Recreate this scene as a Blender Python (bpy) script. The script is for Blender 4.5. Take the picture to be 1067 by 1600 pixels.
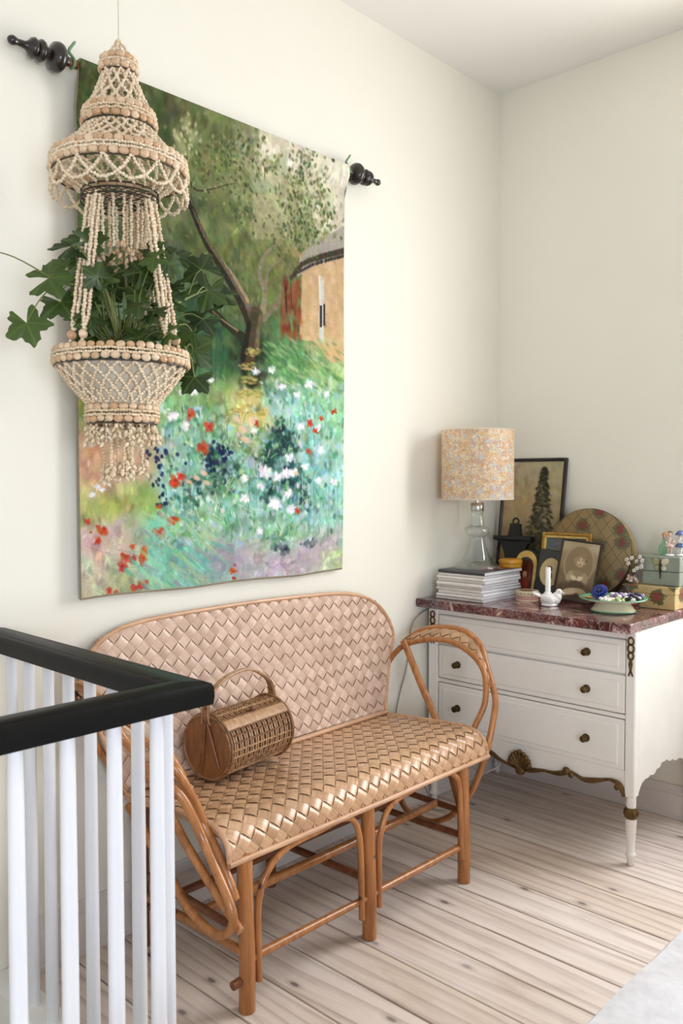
import bpy, math, random
import numpy as np
from mathutils import Vector, Matrix

for o in list(bpy.data.objects):
    bpy.data.objects.remove(o)
SC = bpy.context.scene
COL = SC.collection
R = random.Random(7)

# ------------------------------------------------------------------ camera
YAW, PITCH, FPX = 0.757978, 0.038664, 1315.37
fw = Vector((-math.sin(YAW) * math.cos(PITCH), math.cos(YAW) * math.cos(PITCH), -math.sin(PITCH)))
rt = Vector((math.cos(YAW), math.sin(YAW), 0))
up = rt.cross(fw)
cd = bpy.data.cameras.new('camera')
cam = bpy.data.objects.new('camera', cd)
COL.objects.link(cam)
M = Matrix((rt, up, -fw)).transposed().to_4x4()
M.translation = Vector((2.27413, -3.50214, 1.42))
cam.matrix_world = M
cd.sensor_fit = 'VERTICAL'
cd.sensor_height = 36
cd.sensor_width = 24
cd.lens = FPX / 1600 * 36
cd.clip_start = 0.05
cd.dof.use_dof = True
cd.dof.focus_distance = 2.75
cd.dof.aperture_fstop = 5.6
SC.camera = cam

# ------------------------------------------------------------------ world and daylight
W = bpy.data.worlds.new('world')
SC.world = W
W.use_nodes = True
bg = W.node_tree.nodes['Background']
bg.inputs[0].default_value = (0.80, 0.88, 1.0, 1)
bg.inputs[1].default_value = 0.4


def area(name, loc, rot, sx, sy, power, color, spread=180):
    d = bpy.data.lights.new(name, 'AREA')
    d.shape = 'RECTANGLE'
    d.size = sx
    d.size_y = sy
    d.energy = power
    d.color = color
    d.spread = math.radians(spread)
    o = bpy.data.objects.new(name, d)
    COL.objects.link(o)
    o.location = loc
    o.rotation_euler = rot
    return o


# daylight entering by the window in the back wall (right of the frame): sky above, sunlit garden below
WX0, WX1, WZ0, WZ1 = 1.10, 2.12, 0.72, 2.78
WT = .5                     # thickness of the old outer wall
area('daylight_back_window', ((WX0 + WX1) / 2, 0.36, (WZ0 + WZ1) / 2), (math.radians(-72), 0, 0),
     WX1 - WX0 - .04, WZ1 - WZ0 - .1, 72, (0.89, 0.91, 1.0))
area('garden_light_back_window', ((WX0 + WX1) / 2, 0.30, (WZ0 + WZ1) / 2 - .15), (math.radians(-112), 0, 0),
     WX1 - WX0 - .04, 1.0, 17, (1.0, 0.93, 0.66))
# unseen second window, added as fill light in the right wall behind the viewer
SY0, SY1, SZ0, SZ1 = -4.8, -3.2, .55, 1.95
area('fill_side_window', (4.36, (SY0 + SY1) / 2, 1.22), (0, math.radians(78), 0), 1.2, 1.5, 64, (0.78, 0.86, 1.0), 150)

VS = SC.view_settings
VS.view_transform = 'Standard'
VS.look = 'None'
VS.gamma = 1
VS.exposure = 0.17
VS.use_curve_mapping = False
SC.cycles.max_bounces = 8
SC.cycles.diffuse_bounces = 5
SC.cycles.transmission_bounces = 8
SC.cycles.transparent_max_bounces = 8
SC.cycles.glossy_bounces = 3
SC.cycles.caustics_reflective = False
SC.cycles.caustics_refractive = False
SC.cycles.use_denoising = True
SC.cycles.use_adaptive_sampling = True
SC.cycles.adaptive_threshold = 0.035


# ------------------------------------------------------------------ materials
def lin(c):
    return tuple(((v / 255) / 12.92 if v / 255 <= 0.04045 else ((v / 255 + .055) / 1.055) ** 2.4) for v in c)


MATS = {}


class NT:
    """tiny helper around a node tree"""

    def __init__(self, name):
        self.m = bpy.data.materials.new(name)
        self.m.use_nodes = True
        self.t = self.m.node_tree
        self.b = self.t.nodes['Principled BSDF']
        MATS[name] = self.m

    def n(self, typ, **kw):
        nd = self.t.nodes.new(typ)
        for k, v in kw.items():
            if k in ('inp',):
                for i, x in v.items():
                    nd.inputs[i].default_value = x
            else:
                setattr(nd, k, v)
        return nd

    def l(self, a, b):
        self.t.links.new(a, b)

    def set(self, **kw):
        for k, v in kw.items():
            self.b.inputs[k.replace('_', ' ')].default_value = v
        return self

    def coords(self, kind='Object', scale=(1, 1, 1), jitter=False):
        tc = self.n('ShaderNodeTexCoord')
        mp = self.n('ShaderNodeMapping')
        mp.inputs['Scale'].default_value = scale
        src = tc.outputs[kind]
        if jitter:
            oi = self.n('ShaderNodeObjectInfo')
            ml = self.n('ShaderNodeMath', operation='MULTIPLY', inp={1: 37.0})
            self.l(oi.outputs['Random'], ml.inputs[0])
            ad = self.n('ShaderNodeVectorMath', operation='ADD')
            self.l(src, ad.inputs[0])
            self.l(ml.outputs[0], ad.inputs[1])
            src = ad.outputs[0]
        self.l(src, mp.inputs[0])
        return mp.outputs[0]

    def ramp(self, fac, stops, interp='LINEAR'):
        r = self.n('ShaderNodeValToRGB')
        cr = r.color_ramp
        cr.interpolation = interp
        while len(cr.elements) > 1:
            cr.elements.remove(cr.elements[-1])
        cr.elements[0].position = stops[0][0]
        cr.elements[0].color = (*stops[0][1], 1)
        for p, c in stops[1:]:
            e = cr.elements.new(p)
            e.color = (*c, 1)
        self.l(fac, r.inputs[0])
        return r.outputs[0]

    def noise(self, co, scale, detail=4, rough=.55, dist=0):
        n = self.n('ShaderNodeTexNoise', inp={'Scale': scale, 'Detail': detail, 'Roughness': rough, 'Distortion': dist})
        self.l(co, n.inputs['Vector'])
        return n.outputs['Fac']

    def mix(self, fac, a, b, mode='MIX'):
        m = self.n('ShaderNodeMix', data_type='RGBA', blend_type=mode)
        for s, v in ((0, fac), (6, a), (7, b)):
            if isinstance(v, (int, float)):
                m.inputs[s].default_value = v
            elif isinstance(v, tuple):
                m.inputs[s].default_value = (*v, 1)
            else:
                self.l(v, m.inputs[s])
        return m.outputs[2]

    def bump(self, h, strength=.2, dist=.01):
        b = self.n('ShaderNodeBump', inp={'Strength': strength, 'Distance': dist})
        self.l(h, b.inputs['Height'])
        self.l(b.outputs[0], self.b.inputs['Normal'])

    def col(self, c):
        if isinstance(c, tuple):
            self.b.inputs['Base Color'].default_value = (*c, 1)
        else:
            self.l(c, self.b.inputs['Base Color'])
        return self


def plain(name, rgb, rough=.5, metal=0, spec=.5, coat=0, var=.06, scale=8, bump=0, **kw):
    """colour with a little procedural mottling"""
    t = NT(name)
    c = lin(rgb)
    co = t.coords('Object', jitter=True)
    f = t.noise(co, scale, 5)
    t.col(t.ramp(f, [(.25, tuple(max(0, x * (1 - var * 2)) for x in c)), (.75, tuple(min(1, x * (1 + var)) for x in c))]))
    t.set(Roughness=rough, Metallic=metal)
    t.b.inputs['Specular IOR Level'].default_value = spec
    t.b.inputs['Coat Weight'].default_value = coat
    if bump:
        t.bump(f, bump, .004)
    for k, v in kw.items():
        t.b.inputs[k.replace('_', ' ')].default_value = v
    return t.m


def wood(name, dark, light, rough=.4, axis=2, scale=6, stretch=.12, coat=0, bump=.1, jitter=True, spots=None):
    t = NT(name)
    s = [1, 1, 1]
    s[axis] = stretch
    co = t.coords('Object', tuple(s), jitter=jitter)
    f = t.noise(co, scale * 6, 6, .6, .4)
    g = t.noise(t.coords('Object', (1, 1, 1), jitter=jitter), scale * .8, 3)
    c = t.ramp(f, [(.3, lin(dark)), (.65, lin(light))])
    c = t.mix(g, t.mix(1.0, c, (.80, .74, .68), 'MULTIPLY'), c)
    if spots:
        v = t.n('ShaderNodeTexVoronoi', inp={'Scale': spots})
        t.l(t.coords('Object', jitter=jitter), v.inputs['Vector'])
        sp = t.ramp(v.outputs['Distance'], [(.05, (1, 1, 1)), (.09, (0, 0, 0))])
        c = t.mix(sp, c, lin(tuple(x * .45 for x in dark)))
    t.col(c)
    t.set(Roughness=rough)
    t.b.inputs['Coat Weight'].default_value = coat
    if bump:
        t.bump(f, bump, .002)
    return t.m


def painted(name, attr='paint', rough=.8, weave=0):
    t = NT(name)
    a = t.n('ShaderNodeAttribute', attribute_name=attr)
    t.col(a.outputs['Color'])
    t.set(Roughness=rough)
    t.b.inputs['Specular IOR Level'].default_value = .2
    if weave:
        co = t.coords('Object', (weave, weave, weave))
        w1 = t.n('ShaderNodeTexWave', bands_direction='Y', inp={'Scale': 1.0, 'Distortion': .6})
        w2 = t.n('ShaderNodeTexWave', bands_direction='Z', inp={'Scale': 1.0, 'Distortion': .6})
        t.l(co, w1.inputs['Vector'])
        t.l(co, w2.inputs['Vector'])
        ad = t.n('ShaderNodeMath', operation='ADD')
        t.l(w1.outputs['Fac'], ad.inputs[0])
        t.l(w2.outputs['Fac'], ad.inputs[1])
        t.bump(ad.outputs[0], .25, .001)
    return t.m


# walls: chalky warm off-white
def wallmat(name, rgb):
    t = NT(name)
    co = t.coords('Object')
    f = t.noise(co, 1.3, 3)
    g = t.noise(co, 55, 4)
    c = lin(rgb)
    t.col(t.ramp(f, [(.3, tuple(x * .965 for x in c)), (.7, c)]))
    t.set(Roughness=.85)
    t.b.inputs['Specular IOR Level'].default_value = .25
    t.bump(g, .06, .004)
    return t.m


M_WALL = wallmat('wall_paint', (237, 234, 223))
M_CEIL = wallmat('ceiling_paint', (240, 238, 235))
M_TRIM = plain('trim_paint', (226, 220, 218), .45, var=.03, scale=3)
M_KERB = plain('white_gloss_paint', (238, 238, 234), .35, var=.03, scale=4)
M_BAL = plain('baluster_white', (226, 227, 232), .28, var=.01)
M_RAIL = plain('rail_black', (9, 9, 9), .42, spec=.18, var=.2, scale=12, bump=.04)


def plankmat():
    t = NT('floor_plank')
    oi = t.n('ShaderNodeObjectInfo')
    co = t.coords('Object', (1.0, 9, 9), jitter=True)
    w = t.n('ShaderNodeTexNoise', inp={'Scale': 1.7, 'Detail': 6, 'Roughness': .6, 'Distortion': 1.6})
    t.l(co, w.inputs['Vector'])
    co2 = t.coords('Object', (.42, 3.6, 3.6), jitter=True)
    wv = t.n('ShaderNodeTexWave', wave_type='BANDS', bands_direction='Y', wave_profile='SAW',
             inp={'Scale': 1.6, 'Distortion': 16.0, 'Detail': 2.5, 'Detail Scale': .55, 'Detail Roughness': .5})
    t.l(co2, wv.inputs['Vector'])
    base = t.ramp(oi.outputs['Random'], [(0, lin((230, 217, 208))), (.35, lin((222, 205, 190))), (.7, lin((236, 225, 218))), (1, lin((226, 209, 196)))])
    c = t.mix(t.ramp(w.outputs['Fac'], [(.46, (0, 0, 0)), (.70, (.5, .5, .5))]), base, lin((176, 150, 134)))
    c = t.mix(t.ramp(wv.outputs['Fac'], [(.62, (0, 0, 0)), (.97, (.42, .42, .42))]), c, lin((150, 122, 114)))
    # knots
    cok = t.coords('Object', (2.6, 5.4, 0), jitter=True)
    v = t.n('ShaderNodeTexVoronoi', voronoi_dimensions='2D', inp={'Scale': 1.3})
    t.l(cok, v.inputs['Vector'])
    kn = t.ramp(v.outputs['Distance'], [(.035, (.85, .85, .85)), (.07, (.25, .25, .25)), (.15, (0, 0, 0))])
    ks = t.n('ShaderNodeSeparateColor')
    t.l(v.outputs['Color'], ks.inputs[0])
    ksel = t.ramp(ks.outputs[0], [(.60, (0, 0, 0)), (.64, (1, 1, 1))])
    km = t.n('ShaderNodeMath', operation='MULTIPLY')
    t.l(kn, km.inputs[0])
    t.l(ksel, km.inputs[1])
    c = t.mix(km.outputs[0], c, lin((104, 82, 76)))
    # worn pale scrubbing
    p = t.noise(t.coords('Object', (1, 1, 1), jitter=True), 3.2, 4)
    c = t.mix(t.ramp(p, [(.45, (0, 0, 0)), (.8, (.45, .45, .45))]), c, lin((242, 234, 231)))
    t.col(c)
    t.set(Roughness=.5)
    t.b.inputs['Specular IOR Level'].default_value = .35
    t.bump(w.outputs['Fac'], .12, .003)
    return t.m


M_PLANK = plankmat()
M_DARK = plain('dark_gap', (30, 22, 18), .9)


def stripmat(name, a, b, rough=.3):
    t = NT(name)
    at = t.n('ShaderNodeAttribute', attribute_name='strip_uv')
    mp = t.n('ShaderNodeMapping')
    mp.inputs['Scale'].default_value = (4, 260, 1)
    t.l(at.outputs['Vector'], mp.inputs[0])
    oi = t.n('ShaderNodeObjectInfo')
    f = t.noise(mp.outputs[0], 1.0, 4, .6)
    c = t.ramp(f, [(.3, lin(a)), (.7, lin(b))])
    v = t.ramp(oi.outputs['Random'], [(0, (.74, .70, .66)), (.5, (.92, .90, .88)), (1, (1, 1, 1))])
    c = t.mix(1.0, c, v, 'MULTIPLY')
    t.col(c)
    t.set(Roughness=rough)
    t.b.inputs['Specular IOR Level'].default_value = .55
    t.bump(f, .10, .001)
    return t.m


M_STRIPB = stripmat('back_strip', (206, 174, 154), (232, 206, 188), .36)
M_STRIPS = stripmat('seat_strip', (188, 146, 110), (218, 180, 144), .27)
M_CANE = wood('bent_cane', (150, 92, 46), (196, 134, 78), .35, 2, 7, .15, coat=.25, bump=.12, spots=9)
M_CANER = wood('cane_rim', (190, 146, 112), (222, 182, 148), .38, 1, 8, .15, bump=.1)
M_CANED = wood('dark_cane', (104, 60, 34), (140, 86, 50), .42, 1, 7, .15, bump=.1)


# ------------------------------------------------------------------ mesh helpers
def tagit(o, label=None, cat=None, group=None, kind=None):
    if label:
        o['label'] = label
    if cat:
        o['category'] = cat
    if group:
        o['group'] = group
    if kind:
        o['kind'] = kind
    return o


def mesh(name, v, f, mat=None, smooth=True, angle=None):
    me = bpy.data.meshes.new(name)
    me.from_pydata([tuple(p) for p in v], [], f)
    me.update()
    if mat:
        me.materials.append(mat)
    if smooth:
        me.polygons.foreach_set('use_smooth', [True] * len(me.polygons))
        if angle:
            try:
                me.set_sharp_from_angle(angle=math.radians(angle))
            except Exception:
                pass
    return me


def link(name, me, parent=None, loc=(0, 0, 0), rot=None, scale=None):
    o = bpy.data.objects.new(name, me)
    COL.objects.link(o)
    o.location = loc
    if rot is not None:
        if hasattr(rot, 'to_euler'):
            o.rotation_euler = rot.to_euler()
        else:
            o.rotation_euler = rot
    if scale is not None:
        o.scale = scale
    if parent is not None:
        o.parent = parent
    return o


def thing(name, loc, label, cat, group=None, rz=0):
    o = bpy.data.objects.new(name, None)
    o.empty_display_size = .05
    COL.objects.link(o)
    o.location = loc
    o.rotation_euler = (0, 0, rz)
    return tagit(o, label, cat, group)


class G:
    """geometry collector"""

    def __init__(s):
        s.v = []
        s.f = []

    def add(s, v, f):
        k = len(s.v)
        s.v += [Vector(p) for p in v]
        s.f += [tuple(i + k for i in q) for q in f]
        return s

    def box(s, a, b, bev=0.0):
        (x0, y0, z0), (x1, y1, z1) = a, b
        if bev <= 0:
            v = [(x, y, z) for x in (x0, x1) for y in (y0, y1) for z in (z0, z1)]
            return s.add(v, [(0, 1, 3, 2), (4, 6, 7, 5), (0, 4, 5, 1), (2, 3, 7, 6), (0, 2, 6, 4), (1, 5, 7, 3)])
        v = []
        idx = {}
        for i, sx in enumerate((x0, x1)):
            for j, sy in enumerate((y0, y1)):
                for k, sz in enumerate((z0, z1)):
                    dx = bev if i == 0 else -bev
                    dy = bev if j == 0 else -bev
                    dz = bev if k == 0 else -bev
                    for a_, p in (('x', (sx, sy + dy, sz + dz)), ('y', (sx + dx, sy, sz + dz)), ('z', (sx + dx, sy + dy, sz))):
                        idx[(i, j, k, a_)] = len(v)
                        v.append(p)
        f = []
        I = lambda i, j, k, a_: idx[(i, j, k, a_)]
        for i in (0, 1):
            q = [I(i, 0, 0, 'x'), I(i, 1, 0, 'x'), I(i, 1, 1, 'x'), I(i, 0, 1, 'x')]
            f.append(tuple(q if i else q[::-1]))
            q = [I(0, i, 0, 'y'), I(1, i, 0, 'y'), I(1, i, 1, 'y'), I(0, i, 1, 'y')]
            f.append(tuple(q[::-1] if i else q))
            q = [I(0, 0, i, 'z'), I(1, 0, i, 'z'), I(1, 1, i, 'z'), I(0, 1, i, 'z')]
            f.append(tuple(q if i else q[::-1]))
        for i in (0, 1):
            for j in (0, 1):
                q = [I(i, j, 0, 'x'), I(i, j, 1, 'x'), I(i, j, 1, 'y'), I(i, j, 0, 'y')]
                f.append(tuple(q if (i + j) % 2 else q[::-1]))
                q = [I(i, 0, j, 'x'), I(i, 1, j, 'x'), I(i, 1, j, 'z'), I(i, 0, j, 'z')]
                f.append(tuple(q[::-1] if (i + j) % 2 else q))
                q = [I(0, i, j, 'y'), I(1, i, j, 'y'), I(1, i, j, 'z'), I(0, i, j, 'z')]
                f.append(tuple(q if (i + j) % 2 else q[::-1]))
        for i in (0, 1):
            for j in (0, 1):
                for k in (0, 1):
                    q = (I(i, j, k, 'x'), I(i, j, k, 'y'), I(i, j, k, 'z'))
                    f.append(q if (i + j + k) % 2 else q[::-1])
        return s.add(v, f)

    def lathe(s, prof, c=(0, 0, 0), n=32, axis='z', cap=True):
        """prof: (r, h) pairs"""
        v = []
        f = []
        for r, h in prof:
            for k in range(n):
                a = 2 * math.pi * k / n
                p = (r * math.cos(a), r * math.sin(a), h)
                if axis == 'y':
                    p = (p[0], p[2], -p[1])
                if axis == 'x':
                    p = (p[2], p[0], p[1])
                v.append((p[0] + c[0], p[1] + c[1], p[2] + c[2]))
        m = len(prof)
        for i in range(m - 1):
            for k in range(n):
                k2 = (k + 1) % n
                f.append((i * n + k, i * n + k2, (i + 1) * n + k2, (i + 1) * n + k))
        if cap:
            f.append(tuple(reversed(range(n))))
            f.append(tuple((m - 1) * n + k for k in range(n)))
        return s.add(v, f)

    def tube(s, pts, rad, n=10, closed=False, cap=True, flat=1.0):
        pts = [Vector(p) for p in pts]
        m = len(pts)
        rr = rad if hasattr(rad, '__len__') else [rad] * m
        v = []
        f = []
        nrm = None
        for i, p in enumerate(pts):
            if closed:
                t = pts[(i + 1) % m] - pts[i - 1]
            else:
                t = pts[min(i + 1, m - 1)] - pts[max(i - 1, 0)]
            if t.length < 1e-9:
                t = Vector((0, 0, 1))
            t.normalize()
            if nrm is None:
                a = Vector((0, 0, 1)) if abs(t.z) < .9 else Vector((1, 0, 0))
                nrm = (a - t * a.dot(t)).normalized()
            else:
                nrm = nrm - t * nrm.dot(t)
                nrm.normalize()
            b = t.cross(nrm)
            for k in range(n):
                a = 2 * math.pi * k / n
                v.append(p + nrm * (math.cos(a) * rr[i] * flat) + b * (math.sin(a) * rr[i]))
        for i in range(m if closed else m - 1):
            j = (i + 1) % m
            for k in range(n):
                k2 = (k + 1) % n
                f.append((i * n + k, i * n + k2, j * n + k2, j * n + k))
        if cap and not closed:
            f.append(tuple(reversed(range(n))))
            f.append(tuple((m - 1) * n + k for k in range(n)))
        return s.add(v, f)

    def prism(s, poly, axis, a, b):
        """extrude 2D polygon between a and b along axis"""
        n = len(poly)

        def P(q, h):
            if axis == 'x':
                return (h, q[0], q[1])
            if axis == 'y':
                return (q[0], h, q[1])
            return (q[0], q[1], h)

        v = [P(q, a) for q in poly] + [P(q, b) for q in poly]
        f = [tuple(range(n)), tuple(reversed(range(n, 2 * n)))]
        f += [(i, i + n, (i + 1) % n + n, (i + 1) % n) for i in range(n)]
        return s.add(v, f)

    def ball(s, c, rx, ry=None, rz=None, n=12, m=7, rot=None):
        ry = rx if ry is None else ry
        rz = rx if rz is None else rz
        v = [Vector((0, 0, -rz))]
        for i in range(1, m):
            t = -math.pi / 2 + math.pi * i / m
            for k in range(n):
                a = 2 * math.pi * k / n
                v.append(Vector((rx * math.cos(t) * math.cos(a), ry * math.cos(t) * math.sin(a), rz * math.sin(t))))
        v.append(Vector((0, 0, rz)))
        f = [(0, 1 + (k + 1) % n, 1 + k) for k in range(n)]
        for i in range(m - 2):
            for k in range(n):
                k2 = (k + 1) % n
                f.append((1 + i * n + k, 1 + i * n + k2, 1 + (i + 1) * n + k2, 1 + (i + 1) * n + k))
        L = len(v) - 1
        f += [(L, 1 + (m - 2) * n + k, 1 + (m - 2) * n + (k + 1) % n) for k in range(n)]
        if rot is not None:
            v = [rot @ p for p in v]
        c = Vector(c)
        return s.add([p + c for p in v], f)

    def xf(s, mat):
        s.v = [mat @ p for p in s.v]
        return s

    def obj(s, name, mat, parent=None, world=True, smooth=True, angle=40):
        """verts in world space; shifted into the parent's frame when it is an unrotated Empty"""
        off = Vector((0, 0, 0))
        if parent is not None and world:
            q = parent
            while q is not None:
                off += q.location
                q = q.parent
        me = mesh(name, [p - off for p in s.v], s.f, mat, smooth, angle)
        return link(name, me, parent)


def smoothpts(pts, n=6, closed=False):
    """Catmull-Rom through pts"""
    P = [Vector(p) for p in pts]
    out = []
    m = len(P)
    for i in range(m if closed else m - 1):
        if closed:
            a, b, c, d = P[i - 1], P[i], P[(i + 1) % m], P[(i + 2) % m]
        else:
            b, c = P[i], P[i + 1]
            a = P[i - 1] if i > 0 else b * 2 - c
            d = P[i + 2] if i + 2 < m else c * 2 - b
        for k in range(n):
            t = k / n
            out.append(.5 * ((2 * b) + (c - a) * t + (2 * a - 5 * b + 4 * c - d) * t * t + (3 * b - a - 3 * c + d) * t ** 3))
    if not closed:
        out.append(P[-1])
    return out


def boxobj(name, a, b, mat, parent=None, bev=0.0):
    return G().box(a, b, bev).obj(name, mat, parent, angle=30)

# ================================================================== the setting
H = 3.2555
XR, YF = 4.3, -5.2


def struct(name, g, mat, parent=None, label=None):
    o = g.obj(name, mat, parent)
    o['kind'] = 'structure'
    if label:
        o['label'] = label
    return o


struct('wall_left', G().box((-.15, YF, -2.6), (0, WT, H)), M_WALL, label='white painted wall carrying the garden tapestry')
g = G()
g.box((0, 0, 0), (WX0, WT, H)).box((WX1, 0, 0), (XR, WT, H)).box((WX0, 0, 0), (WX1, WT, WZ0)).box((WX0, 0, WZ1), (WX1, WT, H))
struct('wall_back', g, M_WALL, label='warm off-white wall behind the chest of drawers')
g = G()
g.box((XR, YF, 0), (XR + .3, SY0, H)).box((XR, SY1, 0), (XR + .3, WT, H)).box((XR, SY0, 0), (XR + .3, SY1, SZ0)).box((XR, SY0, SZ1), (XR + .3, SY1, H))
struct('wall_right', g, M_WALL)
struct('wall_front', G().box((-.15, YF - .2, -2.6), (XR + .3, YF, H)), M_WALL)
struct('ceiling', G().box((-.15, YF - .2, H), (XR + .3, WT, H + .15)), M_CEIL, label='plain white ceiling')

# windows (both outside the picture; the second is added for fill light)
M_PANE = NT('window_glass').set(Roughness=.02, Transmission_Weight=1.0, IOR=1.02).m


def window(name, horizontal, a0, a1, z0, z1, depth):
    e = thing(name, (0, 0, 0), None, None)
    e['kind'] = 'structure'

    def bar(n, u0, u1, v0, v1, d0, d1, mat):
        if horizontal:
            boxobj(n, (u0, d0, v0), (u1, d1, v1), mat, e, .004)
        else:
            boxobj(n, (d0, u0, v0), (d1, u1, v1), mat, e, .004)

    d0, d1 = depth, depth + .05
    for (u0, u1, v0, v1) in ((a0, a0 + .055, z0, z1), (a1 - .055, a1, z0, z1), (a0 + .055, a1 - .055, z0, z0 + .06), (a0 + .055, a1 - .055, z1 - .06, z1)):
        bar('window_frame', u0, u1, v0, v1, d0, d1, M_KERB)
    um = (a0 + a1) / 2
    bar('window_mullion', um - .03, um + .03, z0 + .06, z1 - .06, d0, d1, M_KERB)
    vm = [z0 + .06 + (z1 - z0 - .12) * k / 3 for k in range(4)]
    for k in range(3):
        for u0, u1 in ((a0 + .055, um - .03), (um + .03, a1 - .055)):
            bar('pane', u0, u1, vm[k] + .012, vm[k + 1] - .012, d0 + .02, d0 + .026, M_PANE)
            if k:
                bar('glazing_bar', u0, u1, vm[k] - .012, vm[k] + .012, d0 + .01, d1 - .01, M_KERB)
    return e


window('window_1', True, WX0, WX1, WZ0, WZ1, .42)
window('fill_window', False, SY0, SY1, SZ0, SZ1, XR + .2)  # added window, carries the fill light

# floor: dark subfloor with planks lying on it, running parallel to the back wall
g = G()
g.box((.90, YF, -.05), (XR, 0, -.024)).box((0, -2.45, -.05), (.90, 0, -.024))
floor = struct('floor', g, M_DARK, label='whitewashed pine plank floor')
PW = .1637
y = -.6356 + 4 * PW
k = 0
pm = {}


def plankmesh(L, w):
    key = (round(L, 3), round(w, 3))
    if key not in pm:
        g = G().box((-L / 2, -w / 2, -.022), (L / 2, w / 2, 0), .0018)
        pm[key] = mesh('plank', g.v, g.f, M_PLANK, True, 30)
    return pm[key]


while y > YF:
    y1 = min(y, 0)
    y0 = max(y - PW, YF)
    x0 = .0 if y0 > -2.47 else .905
    gap = .0052 if k % 3 else .0068
    w = y1 - y0 - gap
    segs = [(x0, XR)]
    if k % 4 == 1:
        segs = [(x0, 2.35 + .31 * (k % 3)), (2.352 + .31 * (k % 3), XR)]
    for (sa, sb) in segs:
        o = link('plank', plankmesh(sb - sa, w), floor, ((sa + sb) / 2, (y0 + y1) / 2, R.uniform(-.0012, .0006)))
    y -= PW
    k += 1

# skirting boards
def skirt(h):
    return [(0, 0), (.022, 0), (.022, h * .12), (.019, h * .14), (.019, h * .72), (.014, h * .76), (.016, h * .84), (.011, h * .9), (.008, h), (0, h)]


struct('baseboard_left', G().prism(skirt(.16), 'y', -2.447, -.022), M_TRIM)
g = G().prism([(-a, b) for a, b in skirt(.137)], 'x', 0, XR)
struct('baseboard_back', g, M_TRIM)
# thin cable moulding line above the left skirting is left plain

# stairwell: painted kerbs, walls going down
struct('trim_1', G().box((0, -2.54, -.26), (.935, -2.447, .05), .006), M_KERB, label='white painted kerb board under the short balustrade')
struct('trim_2', G().box((.838, YF, -.26), (.935, -2.541, .05), .006), M_KERB, label='white painted kerb board under the long balustrade')
struct('wall_stairwell', G().box((.86, YF, -2.6), (.92, -2.5, -.26)).box((0, -2.54, -2.6), (.92, -2.48, -.26)), M_WALL)
struct('floor_stairwell', G().box((0, YF, -2.7), (.92, -2.48, -2.6)), M_PLANK)

# ------------------------------------------------------------------ balustrade
bal = thing('balustrade', (.885, -2.492, .05), 'white stair balustrade with a black mitred handrail around the stairwell', 'balustrade')
ZT = 1.012
prof = [(-.039, ZT - .047), (-.041, ZT - .03), (-.040, ZT - .012), (-.036, ZT - .004), (-.030, ZT - .0015), (-.026, ZT - .003), (-.022, ZT), (.022, ZT), (.026, ZT - .003),
        (.030, ZT - .0015), (.036, ZT - .004), (.040, ZT - .012), (.041, ZT - .03), (.039, ZT - .047)]
n = len(prof)
v1 = [(0.004, -2.492 + a, z) for a, z in prof] + [(.885 + a, -2.492 + a, z) for a, z in prof]
v2 = [(.885 + a, -4.6, z) for a, z in prof] + [(.885 + a, -2.492 + a, z) for a, z in prof]
ff = [(i, (i + 1) % n, (i + 1) % n + n, i + n) for i in range(n)] + [tuple(reversed(range(n)))]
o = G().add(v1, [q[::-1] for q in ff]).obj('handrail', M_RAIL, bal, angle=50)
o['label'] = 'short black handrail running to the wall'
o = G().add(v2, ff).obj('handrail', M_RAIL, bal, angle=50)
o['label'] = 'long black handrail running towards the viewer'
hb = ZT - .045 - .05
bp = [(.0165, 0), (.0165, .03), (.0160, .2), (.0152, .6), (.0140, hb)]
g = G().lathe(bp, n=20)
bme = mesh('baluster', g.v, g.f, M_BAL, True, 50)
for x in (.012, .11, .21, .31, .41, .51, .608, .708, .815):
    if x > .05:
        link('baluster', bme, bal, (x - .885, 0, 0))
for yy in (-2.5626, -2.6576, -2.7527, -2.850, -2.946, -3.042, -3.138, -3.234, -3.33, -3.426, -3.522, -3.618, -3.714, -3.81, -3.9):
    link('baluster', bme, bal, (0, yy + 2.492, 0))

# ------------------------------------------------------------------ bed (only its near corner of bedspread is seen)
def bedspread():
    t = NT('bedspread_cotton')
    co = t.coords('Object')
    f = t.noise(co, 26, 5, .6, .6)
    w = t.n('ShaderNodeTexVoronoi', inp={'Scale': 42.0})
    t.l(co, w.inputs['Vector'])
    t.col(t.ramp(f, [(.3, lin((208, 207, 212))), (.7, lin((226, 225, 229)))]))
    t.set(Roughness=.9)
    ad = t.n('ShaderNodeMath', operation='ADD')
    t.l(f, ad.inputs[0])
    t.l(w.outputs['Distance'], ad.inputs[1])
    t.bump(ad.outputs[0], .22, .008)
    return t.m


M_BED = bedspread()
bx0, bx1, by0, by1 = 1.592, 3.35, -3.1, -.78
bed = thing('bed', ((bx0 + bx1) / 2, (by0 + by1) / 2, 0), 'bed under a white quilted bedspread in the lower right corner', 'bed')
NX, NY = 60, 90
v = []
f = []
for i in range(NX + 1):
    for j in range(NY + 1):
        x = bx0 + (bx1 - bx0) * i / NX
        yq = by0 + (by1 - by0) * j / NY
        d = min(x - bx0, bx1 - x, yq - by0, by1 - yq)
        z = .49 + .018 * (1 - math.exp(-d / .03)) + .006 * math.sin(x * 23 + 2 * math.sin(yq * 7)) * math.sin(yq * 19) * min(1, d / .05)
        z -= .03 * max(0, 1 - d / .02) ** 2
        v.append((x, yq, z))
for i in range(NX):
    for j in range(NY):
        a = i * (NY + 1) + j
        f.append((a, a + NY + 1, a + NY + 2, a + 1))
edge = [(i, 0) for i in range(NX)] + [(NX, j) for j in range(NY)] + [(NX - i, NY) for i in range(NX)] + [(0, NY - j) for j in range(NY)]
base = len(v)
ei = [i * (NY + 1) + j for i, j in edge]
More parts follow.
